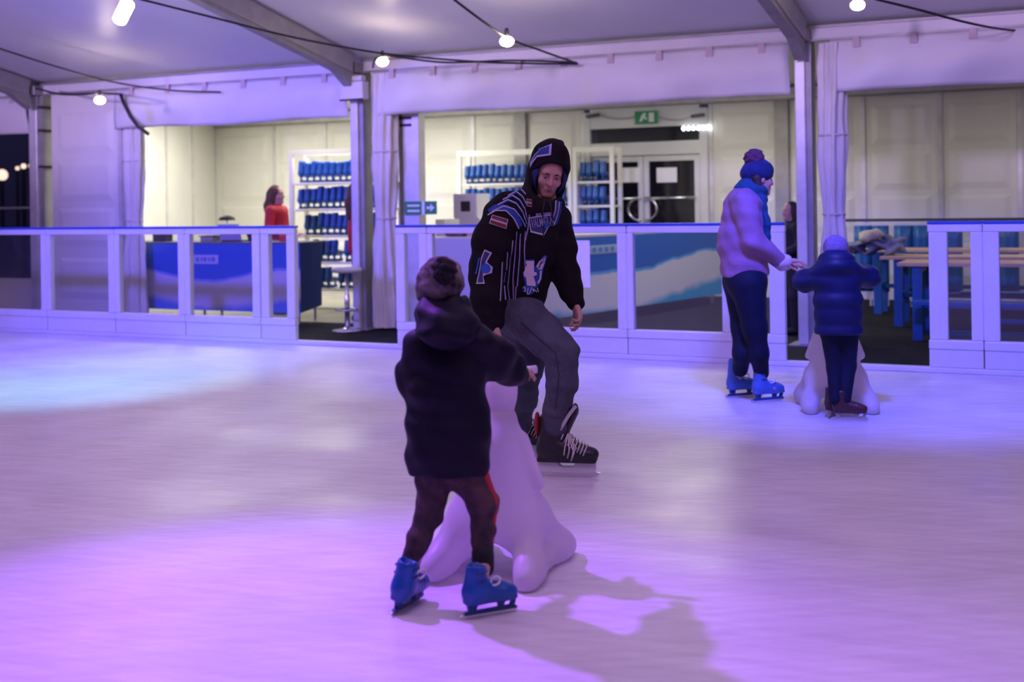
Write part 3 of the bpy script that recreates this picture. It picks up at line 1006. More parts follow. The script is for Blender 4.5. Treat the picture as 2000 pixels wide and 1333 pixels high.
c = PY(402, 507, cy0 - 0.004)
lg = MB().box(c[0] - 0.19, c[0] + 0.19, cy0 - 0.004, cy0 - 0.0005, c[2] - 0.055, c[2] + 0.055).build('logo_plate', mat('logo_lilac', (0.42, 0.42, 0.7), 0.5), tc_, og)
for i, (dx, w) in enumerate(((-0.13, 0.05), (-0.065, 0.03), (-0.01, 0.05), (0.055, 0.03), (0.115, 0.06))):
    MB().box(c[0] + dx - w / 2, c[0] + dx + w / 2, cy0 - 0.006, cy0 - 0.0045, c[2] - 0.028, c[2] + 0.028).build('logo_letter', mat('logo_ink', (0.13, 0.15, 0.5), 0.5), lg, og)

# clutter on and around the ticket counter
TOPZ = 0.976


def on_counter(px, Y=12.3):
    return PY(px, 470, Y)[0]


def laptop(px, label):
    x = on_counter(px)
    o = empty('laptop', (x, 12.28, TOPZ), label, 'laptop')
    MB().box(x - 0.16, x + 0.16, 12.2, 12.42, TOPZ, TOPZ + 0.018).build('base', M_BLACK, o, (x, 12.28, TOPZ), bevel=0.004)
    MB().beam((x, 12.195, TOPZ + 0.02), (x, 12.14, TOPZ + 0.22), 0.32, 0.012, (0, 1, 0)).build('screen', mat('laptop_lid', (0.35, 0.33, 0.5), 0.4), o, (x, 12.28, TOPZ))


laptop(462, 'open laptop with a lilac lid on the ticket counter')
for px, w, hgt, dpt, m, nm, lb in ((318, 0.20, 0.16, 0.16, M_BLACK, 'card_reader', 'black card reader at the left end of the ticket counter'),
                                   (412, 0.20, 0.10, 0.18, mat('grey_case', (0.3, 0.29, 0.27), 0.6), 'document_tray', 'grey document tray left of the open laptop'),
                                   (556, 0.10, 0.13, 0.10, mat('red_plastic', (0.6, 0.03, 0.03), 0.4), 'red_box', 'small bright red box beside the attendant in red')):
    x = on_counter(px)
    o = empty(nm, (x, 12.3, TOPZ), lb, 'box' if nm != 'document_tray' else 'tray')
    MB().box(x - w / 2, x + w / 2, 12.3 - dpt / 2, 12.3 + dpt / 2, TOPZ, TOPZ + hgt * 0.6).build('body', m, o, (x, 12.3, TOPZ), bevel=0.01)
    if nm == 'document_tray':
        for k in range(3):
            MB().box(x - w / 2 - 0.02 + 0.01 * k, x + w / 2 + 0.03 - 0.02 * k, 12.3 - dpt / 2, 12.3 + dpt / 2, TOPZ + hgt * 0.6 + 0.03 * k, TOPZ + hgt * 0.6 + 0.012 + 0.03 * k).build('sheet_stack', M_PAPER if k % 2 else M_BLACK, o, (x, 12.3, TOPZ))
    else:
        MB().box(x - w / 2 + 0.02, x + w / 2 - 0.02, 12.3 - dpt / 2 + 0.02, 12.3 + dpt / 2 - 0.02, TOPZ + hgt * 0.6, TOPZ + hgt, 0.02).build('lid', m, o, (x, 12.3, TOPZ))
x = on_counter(497)
o = empty('bread_basket', (x, 12.3, TOPZ), 'small basket with yellow packets between laptop and attendant', 'basket')
MB().lathe([(0.07, 0), (0.10, 0.09), (0.105, 0.095), (0.09, 0.09), (0.06, 0.02)], (x, 12.3, TOPZ), 14).build('basket', M_BLACK, o, (x, 12.3, TOPZ))
for k in range(4):
    MB().obox((x - 0.05 + 0.034 * k, 12.29 + 0.02 * (k % 2), TOPZ + 0.10), (0.015, 0, 0.006), (0, 0.03, 0), (-0.006, 0, 0.035)).build('packet', mat('yellow_packet', (0.6, 0.38, 0.08), 0.5), o, (x, 12.3, TOPZ))
x = on_counter(441, 12.45)
o = empty('desk_lamp', (x, 12.48, TOPZ), 'low white desk lamp with a dark curved shade behind the laptop', 'lamp')
MB().lathe([(0.07, 0), (0.07, 0.012), (0.012, 0.02)], (x, 12.48, TOPZ), 14).build('base', M_WHITE, o, (x, 12.48, TOPZ))
MB().tube([(x, 12.48, TOPZ + 0.015), (x, 12.48, TOPZ + 0.26)], 0.01, 8).build('stem', M_WHITE, o, (x, 12.48, TOPZ))
MB().lathe([(0.11, 0.26), (0.09, 0.30), (0.03, 0.325)], (x, 12.48, TOPZ), 16).build('shade', M_BLACK, o, (x, 12.48, TOPZ))

# ------------------------------------------------------------------ rental skates and racks
M_RACK = mat('white_rack', (0.78, 0.77, 0.72), 0.4)


def small_skate_mesh():
    s = SDF(0.013)
    s.cap((-0.08, 0, 0.115), (0.09, 0, 0.105), 0.045, 0.036, k=0.02).cap((-0.075, 0, 0.13), (-0.055, 0, 0.245), 0.048, 0.052, k=0.03)
    s.ell((-0.05, 0, 0.285), (0.04, 0.034, 0.05), k=0.01, op='sub')
    s.cap((-0.085, 0, 0.07), (-0.085, 0, 0.03), 0.016, k=0.01).cap((0.075, 0, 0.07), (0.075, 0, 0.03), 0.016, k=0.01).cap((-0.11, 0, 0.028), (0.12, 0, 0.028), 0.014, k=0.01)
    s.box((0.0, 0, 0.012), (0.125, 0.009, 0.012), k=0.005, rnd=0.004)
    s.cut((0, 0, 0.001), (0, 0, -1))
    o = s.build('rental_skate', M_SKATEB)
    me = o.data
    bpy.data.objects.remove(o)
    return me


SK_ME = small_skate_mesh()


ORD = ['first', 'second', 'third', 'fourth', 'fifth', 'sixth', 'seventh', 'eighth', 'ninth', 'tenth', 'eleventh', 'twelfth', 'thirteenth', 'fourteenth', 'fifteenth', 'sixteenth', 'seventeenth', 'eighteenth']


def rack(x0, x1, y0, y1, zs, zt, label, rows, where, group, fill):
    og = ((x0 + x1) / 2, y0, 0)
    r = empty('skate_rack', og, label, 'rack', 'white skate racks')
    for x in (x0, x1):
        for y in (y0, y1):
            MB().box(x - 0.03, x + 0.03, y - 0.02, y + 0.02, 0, zt).build('upright', M_RACK, r, og)
    for y in (y0, y1):
        MB().box(x0 - 0.03, x1 + 0.03, y - 0.02, y + 0.02, zt, zt + 0.07).build('top_bar', M_RACK, r, og)
    for z in zs:
        MB().box(x0, x1, y0, y1, z - 0.03, z).build('shelf', M_RACK, r, og, bevel=0.004)
    for z, row in zip(zs, rows):
        if row is None:
            continue
        n = int((x1 - x0 - 0.06) / 0.106)
        c = 0
        for k in range(n):
            if rng.random() > fill:
                continue
            o = link('rental_skate', SK_ME, None, (x0 + 0.09 + 0.106 * k + rng.uniform(-0.004, 0.004), (y0 + y1) / 2, z))
            o.rotation_euler = (0, 0, math.pi / 2 + rng.uniform(-0.1, 0.1))
            o.scale = (1.1, 0.93, rng.uniform(1.0, 1.14))
            tag(o, '%s blue rental skate from left, %s of %s rack' % (ORD[c], row, where), 'ice skate', group)
            c += 1


rack(-10.02, -8.5, 13.9, 14.25, [0.28, 0.64, 1.0, 1.36, 1.72], 2.10, 'white skate rack full of blue skates left of the second tent post',
     ['lowest shelf', 'second lowest shelf', 'middle shelf', 'second highest shelf', 'top shelf'], 'ticket counter', 'skates on the left rack', 0.95)
rack(-8.85, -7.02, 16.6, 16.92, [0.64, 1.0, 1.34, 1.70], 2.13, 'wide white skate rack behind the hooded skater',
     [None, None, 'lower filled shelf', 'upper shelf'], 'wide middle', 'skates on the middle rack', 1.0)
rack(-6.94, -6.36, 16.6, 16.92, [0.64, 1.0, 1.35, 1.70], 2.13, 'narrow white skate rack in front of the left door leaf',
     [None, 'lowest filled shelf', 'middle shelf', 'top shelf'], 'narrow doorside', 'skates on the right rack', 1.0)

# ------------------------------------------------------------------ rental counter running back from the rink
A_ = G(1062, 626, 0.13)
B_ = G(1412, 574, 0.13)
C_ = np.array((-6.8, A_[1], 0.13))
D_ = C_ + B_ - A_
og = (A_[0] - 0.6, A_[1], 0)
rc = empty('rental_counter', og, 'long rental counter with a blue banner of white and teal waves', 'counter')
M_RB = wave_mat('rental_banner', 1, 0.0, B_[1] - A_[1], 0.12, 1.0, (0.006, 0.15, 0.50), (0.82, 0.83, 0.74), (0.0, 0.42, 0.62), (0.10, 0.46, 0.74), 0.62, 0.13, 0.62, 3.5)


def slab(P4, dz, z0, z1, nm, m, parent):
    v = [(q[0], q[1], z0) for q in P4] + [(q[0], q[1], z1) for q in P4]
    return MB().add(v, [(3, 2, 1, 0), (4, 5, 6, 7), (0, 1, 5, 4), (1, 2, 6, 5), (2, 3, 7, 6), (3, 0, 4, 7)]).build(nm, m, parent, og)


dn = (B_ - A_) / np.linalg.norm(B_ - A_)
nn = np.array((dn[1], -dn[0], 0))
slab([A_, B_, B_ - nn * 0.012, A_ - nn * 0.012], 0, 0.13, 1.0, 'side_banner', M_RB, rc)
slab([C_, A_ - nn * 0.014, A_ - nn * 0.014 + np.array((0, 0.012, 0)), C_ + np.array((0, 0.012, 0))], 0, 0.13, 1.0, 'end_panel', mat('end_panel', (0.5, 0.5, 0.52), 0.5), rc)
slab([C_, A_, B_, D_], 0, 1.0, 1.025, 'worktop', mat('pale_top', (0.6, 0.57, 0.5), 0.4), rc)
for q in (C_ + np.array((0.1, 0.1, 0)), A_ + np.array((-0.12, 0.12, 0)), B_ + np.array((-0.12, -0.1, 0)), D_ + np.array((0.1, -0.1, 0))):
    MB().tube([(q[0], q[1], 0), (q[0], q[1], 1.0)], 0.02, 8).build('leg', M_STEEL, rc, og)
LB = np.linalg.norm(B_ - A_)


def onban(t0, t1, z0, z1, nm, m, parent, e):
    P = [A_ + dn * t0 + nn * e, A_ + dn * t1 + nn * e, A_ + dn * t1 + nn * (e - 0.003), A_ + dn * t0 + nn * (e - 0.003)]
    return slab(P, 0, z0, z1, nm, m, parent)


lgp = onban(0.75, 1.65, 0.80, 0.90, 'logo_plate', mat('logo_pale', (0.45, 0.58, 0.66), 0.5), rc, 0.004)
for k in range(6):
    onban(0.85 + 0.13 * k, 0.85 + 0.13 * k + 0.08, 0.825, 0.875, 'logo_letter', mat('logo_deep', (0.10, 0.32, 0.52), 0.5), lgp, 0.008)

# machine and small goods on the rental counter
c = PY(925, 393, 13.1)
o = empty('sharpening_machine', (c[0], 13.1, 1.025), 'white boxy machine with a dark window on the rental counter', 'machine')
og2 = (c[0], 13.1, 1.025)
MB().add([(c[0] - 0.2, 12.95, 1.25), (c[0] + 0.12, 12.95, 1.25), (c[0] + 0.36, 12.95, 1.025), (c[0] - 0.06, 12.95, 1.025), (c[0] - 0.2, 12.95, 1.52), (c[0] + 0.12, 12.95, 1.52),
          (c[0] - 0.2, 13.3, 1.25), (c[0] + 0.12, 13.3, 1.25), (c[0] + 0.36, 13.3, 1.025), (c[0] - 0.06, 13.3, 1.025), (c[0] - 0.2, 13.3, 1.52), (c[0] + 0.12, 13.3, 1.52)],
         [(0, 1, 5, 4), (0, 3, 2, 1), (6, 10, 11, 7), (6, 7, 8, 9), (4, 5, 11, 10), (0, 4, 10, 6), (0, 6, 9, 3), (1, 2, 8, 7), (1, 7, 11, 5), (2, 3, 9, 8)]).build('housing', M_WHITE, o, og2, bevel=0.012)
MB().box(c[0] - 0.09, c[0] + 0.03, 12.935, 12.95, 1.31, 1.43).build('dark_window', M_BLACK, o, og2, bevel=0.004)
for px, w, z0, hgt, m, nm, lb, ct_ in ((874, 0.12, 1.025, 0.20, M_PAPER, 'paper_box', 'pale carton left of the white machine', 'box'),
                                    (902, 0.20, 1.025, 0.13, mat('brown_crate', (0.12, 0.06, 0.05), 0.6), 'brown_crate', 'low dark brown crate under the white machine', 'crate'),
                                    (944, 0.24, 1.025, 0.09, M_WOOD, 'wooden_tray', 'light wooden tray beside the shoulder of the hooded skater', 'tray')):
    x = PY(px, 430, 12.6)[0]
    o = empty(nm, (x, 12.6, z0), lb, ct_)
    MB().box(x - w / 2, x + w / 2, 12.42, 12.78, z0, z0 + 0.02).build('bottom', m, o, (x, 12.6, z0))
    for (xa, xb, ya, yb) in ((x - w / 2, x + w / 2, 12.42, 12.48), (x - w / 2, x + w / 2, 12.76, 12.78), (x - w / 2, x - w / 2 + 0.02, 12.48, 12.76), (x + w / 2 - 0.02, x + w / 2, 12.48, 12.76)):
        MB().box(xa, xb, ya, yb, z0 + 0.02, z0 + hgt).build('side', m, o, (x, 12.6, z0))

# annex post and green direction sign
c = PY(812, 400, 12.02)
o = empty('annex_post', (c[0], 12.02, 0), 'grey annex post right of the tall gathered curtain', 'post')
MB().box(c[0] - 0.12, c[0] + 0.09, 11.95, 12.1, 0, 3.0).build('profile', M_ALU, o, (c[0], 12.02, 0), bevel=0.01)
MB().box(c[0] - 0.18, c[0] - 0.13, 11.97, 12.08, 0.0, 3.0).build('cable_duct', M_ALUD, o, (c[0], 12.02, 0))
for z in (2.28, 2.36, 2.44):
    MB().box(c[0] - 0.19, c[0] + 0.0, 11.94, 11.949, z, z + 0.03).build('clip', M_BLACK, o, (c[0], 12.02, 0))
a, d = PY(789, 394, 11.92), PY(852, 419, 11.92)
o = empty('exit_sign', ((a[0] + d[0]) / 2, 11.93, d[2]), 'green and white direction sign fixed to the annex post', 'sign')
og2 = ((a[0] + d[0]) / 2, 11.93, d[2])
MB().box(a[0], d[0], 11.925, 11.94, d[2], a[2]).build('plate', M_GREEN, o, og2)
hh = a[2] - d[2]
ww = d[0] - a[0]
MB().box(a[0] + ww * 0.55, a[0] + ww * 0.64, 11.922, 11.925, d[2], a[2]).build('divider', M_WHITEINK, o, og2)
MB().prism([(a[0] + ww * 0.70, d[2] + hh * 0.4), (a[0] + ww * 0.82, d[2] + hh * 0.4), (a[0] + ww * 0.82, d[2] + hh * 0.2), (a[0] + ww * 0.95, d[2] + hh * 0.5), (a[0] + ww * 0.82, d[2] + hh * 0.8), (a[0] + ww * 0.82, d[2] + hh * 0.6), (a[0] + ww * 0.70, d[2] + hh * 0.6)], 11.921, 11.925).build('arrow', M_WHITEINK, o, og2)
for k in range(2):
    MB().box(a[0] + ww * 0.1, a[0] + ww * 0.48, 11.922, 11.925, d[2] + hh * (0.2 + 0.4 * k), d[2] + hh * (0.36 + 0.4 * k)).build('white_bar', M_WHITEINK, o, og2)

# door furniture: notices, exit sign, emergency lamp, glowing dots as transom reflections
for px, lb in ((1231, 'white paper notice on the left door leaf'), (1302, 'white paper notice on the right door leaf')):
    a, d = PY(px - 20, 328, YW - 0.08), PY(px + 20, 356, YW - 0.08)
    tag(MB().box(a[0], d[0], YW - 0.075, YW - 0.068, d[2], a[2]).build('paper_notice', M_PAPER, None, ((a[0] + d[0]) / 2, YW - 0.07, d[2])), lb, 'notice', 'notices on the door')
a, d = PY(1240, 218, YW - 0.12), PY(1284, 241, YW - 0.12)
og2 = ((a[0] + d[0]) / 2, YW - 0.1, d[2])
o = empty('exit_sign', og2, 'green emergency exit sign above the double door', 'sign')
MB().box(a[0], d[0], YW - 0.12, YW - 0.085, d[2], a[2]).build('plate', M_GREEN, o, og2)
hh, ww = a[2] - d[2], d[0] - a[0]
MB().box(a[0] + ww * 0.62, a[0] + ww * 0.85, YW - 0.124, YW - 0.12, d[2] + hh * 0.15, d[2] + hh * 0.85).build('door_symbol', M_WHITEINK, o, og2)
MB().prism([(a[0] + ww * 0.2, d[2] + hh * 0.2), (a[0] + ww * 0.3, d[2] + hh * 0.2), (a[0] + ww * 0.38, d[2] + hh * 0.45), (a[0] + ww * 0.52, d[2] + hh * 0.3), (a[0] + ww * 0.55, d[2] + hh * 0.4), (a[0] + ww * 0.45, d[2] + hh * 0.6), (a[0] + ww * 0.5, d[2] + hh * 0.85), (a[0] + ww * 0.38, d[2] + hh * 0.85), (a[0] + ww * 0.28, d[2] + hh * 0.6)], YW - 0.124, YW - 0.12).build('running_figure', M_WHITEINK, o, og2)
for px0, px1, lb in ((1145, 1170, 'dark emergency lamp left of the exit sign'), (1350, 1376, 'dark emergency lamp right of the exit sign')):
    a, d = PY(px0, 228, YW - 0.15), PY(px1, 224, YW - 0.15)
    og2 = tuple(a)
    o = empty('emergency_lamp', og2, lb, 'lamp', 'emergency lamps over the door')
    MB().beam(a, d, 0.06, 0.05).build('housing', mat('lamp_grey', (0.08, 0.08, 0.12), 0.5), o, og2, bevel=0.008)
    e = PY(1242 if px0 < 1200 else 1283, 228, YW - 0.13)
    s0 = d if px0 < 1200 else a
    mp = (s0 + e) / 2 - np.array((0, 0, 0.05))
    MB().tube([s0, (s0 + mp) / 2 - np.array((0, 0, 0.015)), mp, (mp + e) / 2 - np.array((0, 0, 0.01)), e], 0.008, 6).build('lead', M_ALUD, o, og2)
a, d = PY(1335, 251, YW - 0.09), PY(1384, 249, YW - 0.09)
o = empty('transom_glints', tuple(a), 'bright white glowing dots imitating reflected lights in the transom window', 'lamp')  # glowing dots stand in for lights mirrored in the dark pane
for k in range(6):
    t = k / 5
    q = a + (d - a) * t
    MB().lathe([(0.012, -0.03), (0.03, 0), (0.012, 0.03)], q, 10).build('glint_dot', M_GLINT, o, tuple(a))
MB().tube([a + np.array((0, 0.02, 0)), d + np.array((0, 0.02, 0))], 0.008, 6).build('glint_line', M_ALUD, o, tuple(a))

# ------------------------------------------------------------------ bar stool by the opening
c = G(679, 647)
o = empty('bar_stool', (c[0], c[1], 0), 'chrome bar stool with a round white seat beside the tent post', 'stool')
og2 = (c[0], c[1], 0)
MB().lathe([(0.17, 0.0), (0.17, 0.012), (0.05, 0.035), (0.03, 0.05)], og2, 24).build('base', M_STEEL, o, og2, smooth=True)
MB().lathe([(0.03, 0.04), (0.03, 0.40), (0.022, 0.41), (0.022, 0.65)], og2, 14).build('column', M_STEEL, o, og2, smooth=True)
MB().lathe([(0.05, 0.645), (0.16, 0.655), (0.175, 0.68), (0.16, 0.715), (0.02, 0.72)], og2, 24).build('seat', M_WHITE, o, og2, smooth=True)
ring = [(c[0] + 0.13 * math.cos(t), c[1] + 0.13 * math.sin(t), 0.24) for t in np.linspace(0, 2 * math.pi, 20)]
MB().tube(ring, 0.01, 6).build('foot_ring', M_STEEL, o, og2, smooth=True)

# ------------------------------------------------------------------ seating area: blue screens, tables, coats
YS = 16.35
scr = [(1668, 1702, 'blue fabric screen panel just right of the cream curtain'), (1702, 1736, 'second blue fabric screen panel from the cream curtain'),
       (1746, 1782, 'third blue fabric screen panel from the cream curtain'), (1782, 1818, 'fourth blue fabric screen panel, beside the gate barrier'),
       (1836, 1880, 'blue fabric screen panel seen through the gate barrier glass'), (1950, 1990, 'blue fabric screen panel at the right picture edge')]
for x0p, x1p, lb in scr:
    x0, x1 = PY(x0p, 470, YS)[0], PY(x1p, 470, YS)[0]
    P = [[(x0 + (x1 - x0) * u, YS - 0.05 * math.sin(math.pi * u) + 0.008 * math.sin(14 * u), 1.04 - 0.85 * t) for u in np.linspace(0.01, 0.99, 15)] for t in np.linspace(0, 1, 6)]
    o = empty('screen_panel', ((x0 + x1) / 2, YS, 0), lb, 'screen', 'blue screens along the back')
    og2 = ((x0 + x1) / 2, YS, 0)
    MB().grid(P).build('fabric', M_BLUEPAINT, o, og2, smooth=True, solid=0.01)
    MB().box(x0 + 0.005, x1 - 0.005, YS - 0.01, YS + 0.02, 1.04, 1.07).build('head_rail', M_ALU, o, og2)
    for x in (x0 + 0.02, x1 - 0.02):
        MB().box(x - 0.012, x + 0.012, YS, YS + 0.02, 0.0, 1.04).build('foot_post', M_ALU, o, og2)
a = PY(1640, 433, YS + 0.1)
tag(MB().box(a[0], a[0] + 6, YS + 0.08, YS + 0.13, 1.09, 1.125).build('trim_3', M_BLACK, None, (a[0], YS + 0.1, 1.09)), 'black rail along the back wall above the blue screens', 'rail', kind='structure')


def table(x0, x1, y0, y1, zt, label):
    og2 = ((x0 + x1) / 2, (y0 + y1) / 2, 0)
    o = empty('trestle_table', og2, label, 'table', 'wooden tables with blue trestles')
    n = 3
    w = (y1 - y0) / n
    for k in range(n):
        MB().box(x0, x1, y0 + w * k + 0.004, y0 + w * (k + 1) - 0.004, zt - 0.035, zt).build('plank', M_WOOD, o, og2, bevel=0.004)
    for x in (x0 + 0.18, x1 - 0.18):
        for y in (y0 + 0.08, y1 - 0.08):
            MB().box(x - 0.045, x + 0.045, y - 0.03, y + 0.03, 0, zt - 0.035).build('leg', M_BLUEPAINT, o, og2)
        MB().box(x - 0.03, x + 0.03, y0 + 0.11, y1 - 0.11, 0.30, 0.36).build('crosspiece', M_BLUEPAINT, o, og2)
        MB().box(x - 0.03, x + 0.03, y0 + 0.04, y1 - 0.04, zt - 0.10, zt - 0.037).build('bearer', M_BLUEPAINT, o, og2)
    MB().box(x0 + 0.2, x1 - 0.2, (y0 + y1) / 2 - 0.02, (y0 + y1) / 2 + 0.02, 0.3, 0.35).build('stretcher', M_BLUEPAINT, o, og2)


def bench(x0, x1, y0, y1, zt, label):
    og2 = ((x0 + x1) / 2, (y0 + y1) / 2, 0)
    o = empty('bench', og2, label, 'bench', 'blue benches')
    MB().box(x0, x1, y0, y1, zt - 0.04, zt).build('seat', M_BLUEPAINT, o, og2, bevel=0.005)
    for x in (x0 + 0.2, x1 - 0.2):
        MB().box(x - 0.03, x + 0.03, y0 + 0.02, y1 - 0.02, 0, zt - 0.04).build('leg', M_BLUEPAINT, o, og2)
    MB().box(x0 + 0.23, x1 - 0.23, (y0 + y1) / 2 - 0.02, (y0 + y1) / 2 + 0.02, 0.1, 0.14).build('stretcher', M_BLUEPAINT, o, og2)


q = PY(1752, 556, 12.45)
table(q[0], q[0] + 2.3, 12.45, 13.15, 0.76, 'nearest wooden table with blue trestles behind the gate barrier')
q = PY(1700, 527, 13.75)
table(q[0] + 0.1, q[0] + 2.1, 13.75, 14.4, 0.76, 'wooden table with blue trestles carrying the heap of coats')
q = PY(1838, 497, 15.3)
table(q[0] - 0.9, q[0] + 2.6, 15.15, 15.75, 0.78, 'far wooden table close to the blue screens')
q = PY(1780, 627, 12.05)
bench(q[0], q[0] + 2.0, 12.05, 12.3, 0.42, 'blue bench in front of the nearest wooden table')
bench(q[0] + 0.3, q[0] + 2.3, 13.32, 13.56, 0.42, 'blue bench between the two front wooden tables')


def coat(px, py, Y, w, hgt, d, m, nm, lb, seed, zbase):
    c = PY(px, py, Y)
    rs = random.Random(seed)
    s = SDF(0.012)
    for k in range(9):
        an = rs.uniform(-0.7, 0.7)
        ca, sa = math.cos(an), math.sin(an)
        s.ell((c[0] + rs.uniform(-w, w) * 0.55, Y + rs.uniform(-d, d) * 0.4, zbase + 0.03 + rs.uniform(0, hgt * 0.5)), (w * rs.uniform(0.25, 0.45), d * 0.45, 0.035), np.array([[ca, 0, sa], [0, 1, 0], [-sa, 0, ca]]), k=0.04)
    s.wr = lambda X, Yv, Zv: 0.008 * np.sin(31 * X + 17 * Zv) * np.sin(23 * Yv + 29 * Zv + 11 * X)
    s.cut((0, 0, zbase + 0.001), (0, 0, -1))
    og2 = (c[0], Y, zbase)
    o = s.build(nm, m, None, og2)
    tag(o, lb, 'clothes' if nm != 'bag' else 'bag')


coat(1715, 497, 14.1, 0.42, 0.30, 0.28, mat('grey_coat', (0.16, 0.17, 0.24), 0.8, var=0.4, vscale=7, bump=0.5, bscale=9), 'coat', 'grey-blue coat heaped on the middle table behind the child', 3, 0.761)
coat(1700, 488, 13.98, 0.17, 0.16, 0.12, mat('cream_fleece', (0.5, 0.45, 0.30), 0.9, bump=0.5, bscale=14), 'scarf', 'cream fleece lying on top of the coat heap', 4, 0.90)
coat(1664, 500, 14.25, 0.2, 0.2, 0.18, mat('taupe_knit', (0.32, 0.29, 0.27), 0.9, bump=0.4, bscale=20), 'bag', 'taupe bag left of the grey coat heap', 9, 0.761)

# ------------------------------------------------------------------ people
def unit(v):
    v = np.array(v, float)
    return v / np.linalg.norm(v)


class Fig:
    """joints are read from the picture and given a camera depth each"""

    def __init__(s, Z):
        s.Z = Z

    def J(s, px, py, dz=0.0):
        return W(px, py, s.Z + dz)

    def r(s, rp):
        return rp * s.Z / FPX

    def ch(s, pts):
        return [(s.J(p[0], p[1], p[2]), s.r(p[3])) for p in pts]


def frame(fwd, up=(0, 0, 1)):
    f = unit(fwd)
    r = unit(np.cross(f, up))
    u = np.cross(r, f)
    return r, f, u       # right, forward, up


def head_sdf(s, c, fwd, up, k=1.0, neck=None):
    r, f, u = frame(fwd, up)
    R = np.array([r, f, u])

    def p(x, y, z):
        return c + k * (x * r + y * f + z * u)
    s.ell(p(0, -0.005, 0.035), np.array((0.076, 0.094, 0.098)) * k, R, k=0.02)
    s.ell(p(0, 0.030, -0.045), np.array((0.058, 0.062, 0.070)) * k, R, k=0.03 * k)
    s.cap(p(-0.012, 0.076, -0.098), p(0.012, 0.076, -0.098), 0.020 * k, k=0.025 * k)
    for sx in (-1, 1):
        s.ell(p(sx * 0.040, 0.062, -0.022), np.array((0.026, 0.024, 0.026)) * k, R, k=0.02 * k)
        s.ell(p(sx * 0.079, -0.006, -0.005), np.array((0.010, 0.020, 0.032)) * k, R, k=0.008 * k)
    s.cap(p(-0.045, 0.080, 0.036), p(0.045, 0.080, 0.036), 0.013 * k, k=0.015 * k)
    for sx in (-1, 1):
        s.ell(p(sx * 0.032, 0.106, 0.010), np.array((0.018, 0.018, 0.013)) * k, R, k=0.012 * k, op='sub')
    s.cap(p(0, 0.088, 0.026), p(0, 0.112, -0.022), 0.009 * k, 0.013 * k, k=0.01 * k)
    for sx in (-1, 1):
        s.cap(p(sx * 0.011, 0.100, -0.026), p(sx * 0.013, 0.096, -0.024), 0.009 * k, k=0.006 * k)
    s.cap(p(-0.020, 0.088, -0.056), p(0.020, 0.088, -0.056), 0.008 * k, k=0.006 * k)
    s.cap(p(-0.018, 0.087, -0.068), p(0.018, 0.087, -0.068), 0.009 * k, k=0.006 * k)
    if neck is not None:
        s.cap(p(0, -0.02, -0.06), neck, 0.052 * k, 0.058 * k, k=0.03)
    return p, R


def face_parts(p, R, k, parent, origin, brow=(0.05, 0.03, 0.02), lip=(0.42, 0.13, 0.12)):
    m_e = mat('eye_white', (0.28, 0.26, 0.26), 0.3)
    m_i = mat('iris_dark', (0.03, 0.02, 0.02), 0.2)
    for sx in (-1, 1):
        c = p(sx * 0.032, 0.078, 0.010)
        s = SDF(0.003 * max(k, 0.8))
        s.ell(c, np.array((0.015, 0.012, 0.0055)) * k, R)
        e = s.build('eye', m_e, parent, origin)
        s = SDF(0.002 * max(k, 0.8))
        s.ell(p(sx * 0.032, 0.0885, 0.0075), np.array((0.0068, 0.003, 0.0055)) * k, R)
        s.build('iris', m_i, e, origin)
        pts = [p(sx * x, y, z) for x, y, z in ((0.014, 0.094, 0.029), (0.03, 0.094, 0.034), (0.048, 0.083, 0.029))]
        MB().tube(pts, [0.004 * k, 0.0048 * k, 0.002 * k], 6).build('eyebrow', mat('brow', brow, 0.8), parent, origin, smooth=True)
    pts = [p(x, y, z) for x, y, z in ((-0.024, 0.088, -0.062), (-0.01, 0.0975, -0.061), (0.01, 0.0975, -0.061), (0.024, 0.088, -0.062))]
    MB().tube(pts, [0.002 * k, 0.0035 * k, 0.0035 * k, 0.002 * k], 6).build('mouth', mat('lips', lip, 0.5), parent, origin, smooth=True)


def hand_sdf(s, wrist, d, n, side, k=1.0, curl=0.6, kk=0.004):
    """wrist point, pointing direction d, palm normal n (towards the palm), side=+1: thumb on the d x n side"""
    d = unit(d)
    n = unit(n - d * (n @ d))
    t = np.cross(d, n) * side
    R = np.array([d, t, n])
    s.cap(wrist - d * 0.03 * k, wrist + d * 0.02 * k, 0.026 * k, 0.026 * k, k=0.01)
    s.box(wrist + d * 0.055 * k, np.array((0.048, 0.040, 0.016)) * k, R, k=0.015 * k, rnd=0.013 * k)
    Ls = (0.074, 0.084, 0.078, 0.060)
    for i, L in enumerate(Ls):
        off = (0.031 - 0.0205 * i) * k
        b = wrist + d * (0.097 - 0.004 * abs(i - 1.2)) * k + t * off
        a = curl * (0.8 + 0.12 * i)
        dir0 = d
        segs = (0.45 * L, 0.32 * L, 0.26 * L)
        ang = 0.0
        pts = [(b - d * 0.02 * k, 0.0092 * k)]
        cur = b
        for j, sg in enumerate(segs):
            ang += a * (0.7 if j == 0 else 1.0)
            dd = math.cos(ang) * dir0 + math.sin(ang) * n + 0.05 * (1.2 - i) * t
            cur = cur + unit(dd) * sg * k
            pts.append((cur, (0.0088 - 0.0009 * j) * k))
        s.chain([(b - d * 0.02 * k, 0.0092 * k), (b, 0.0092 * k)] + pts[1:], k=kk)
    tb = wrist + d * 0.025 * k + t * 0.032 * k
    t1 = tb + unit(d * 0.6 + t * 0.6 + n * 0.4) * 0.042 * k
    t2 = t1 + unit(d * 0.85 + t * 0.05 + n * 0.5) * 0.034 * k
    t3 = t2 + unit(d * 0.8 - t * 0.2 + n * 0.55) * 0.024 * k
    s.chain([(tb, 0.014 * k), (t1, 0.0115 * k), (t2, 0.010 * k), (t3, 0.0085 * k)], k=0.006)


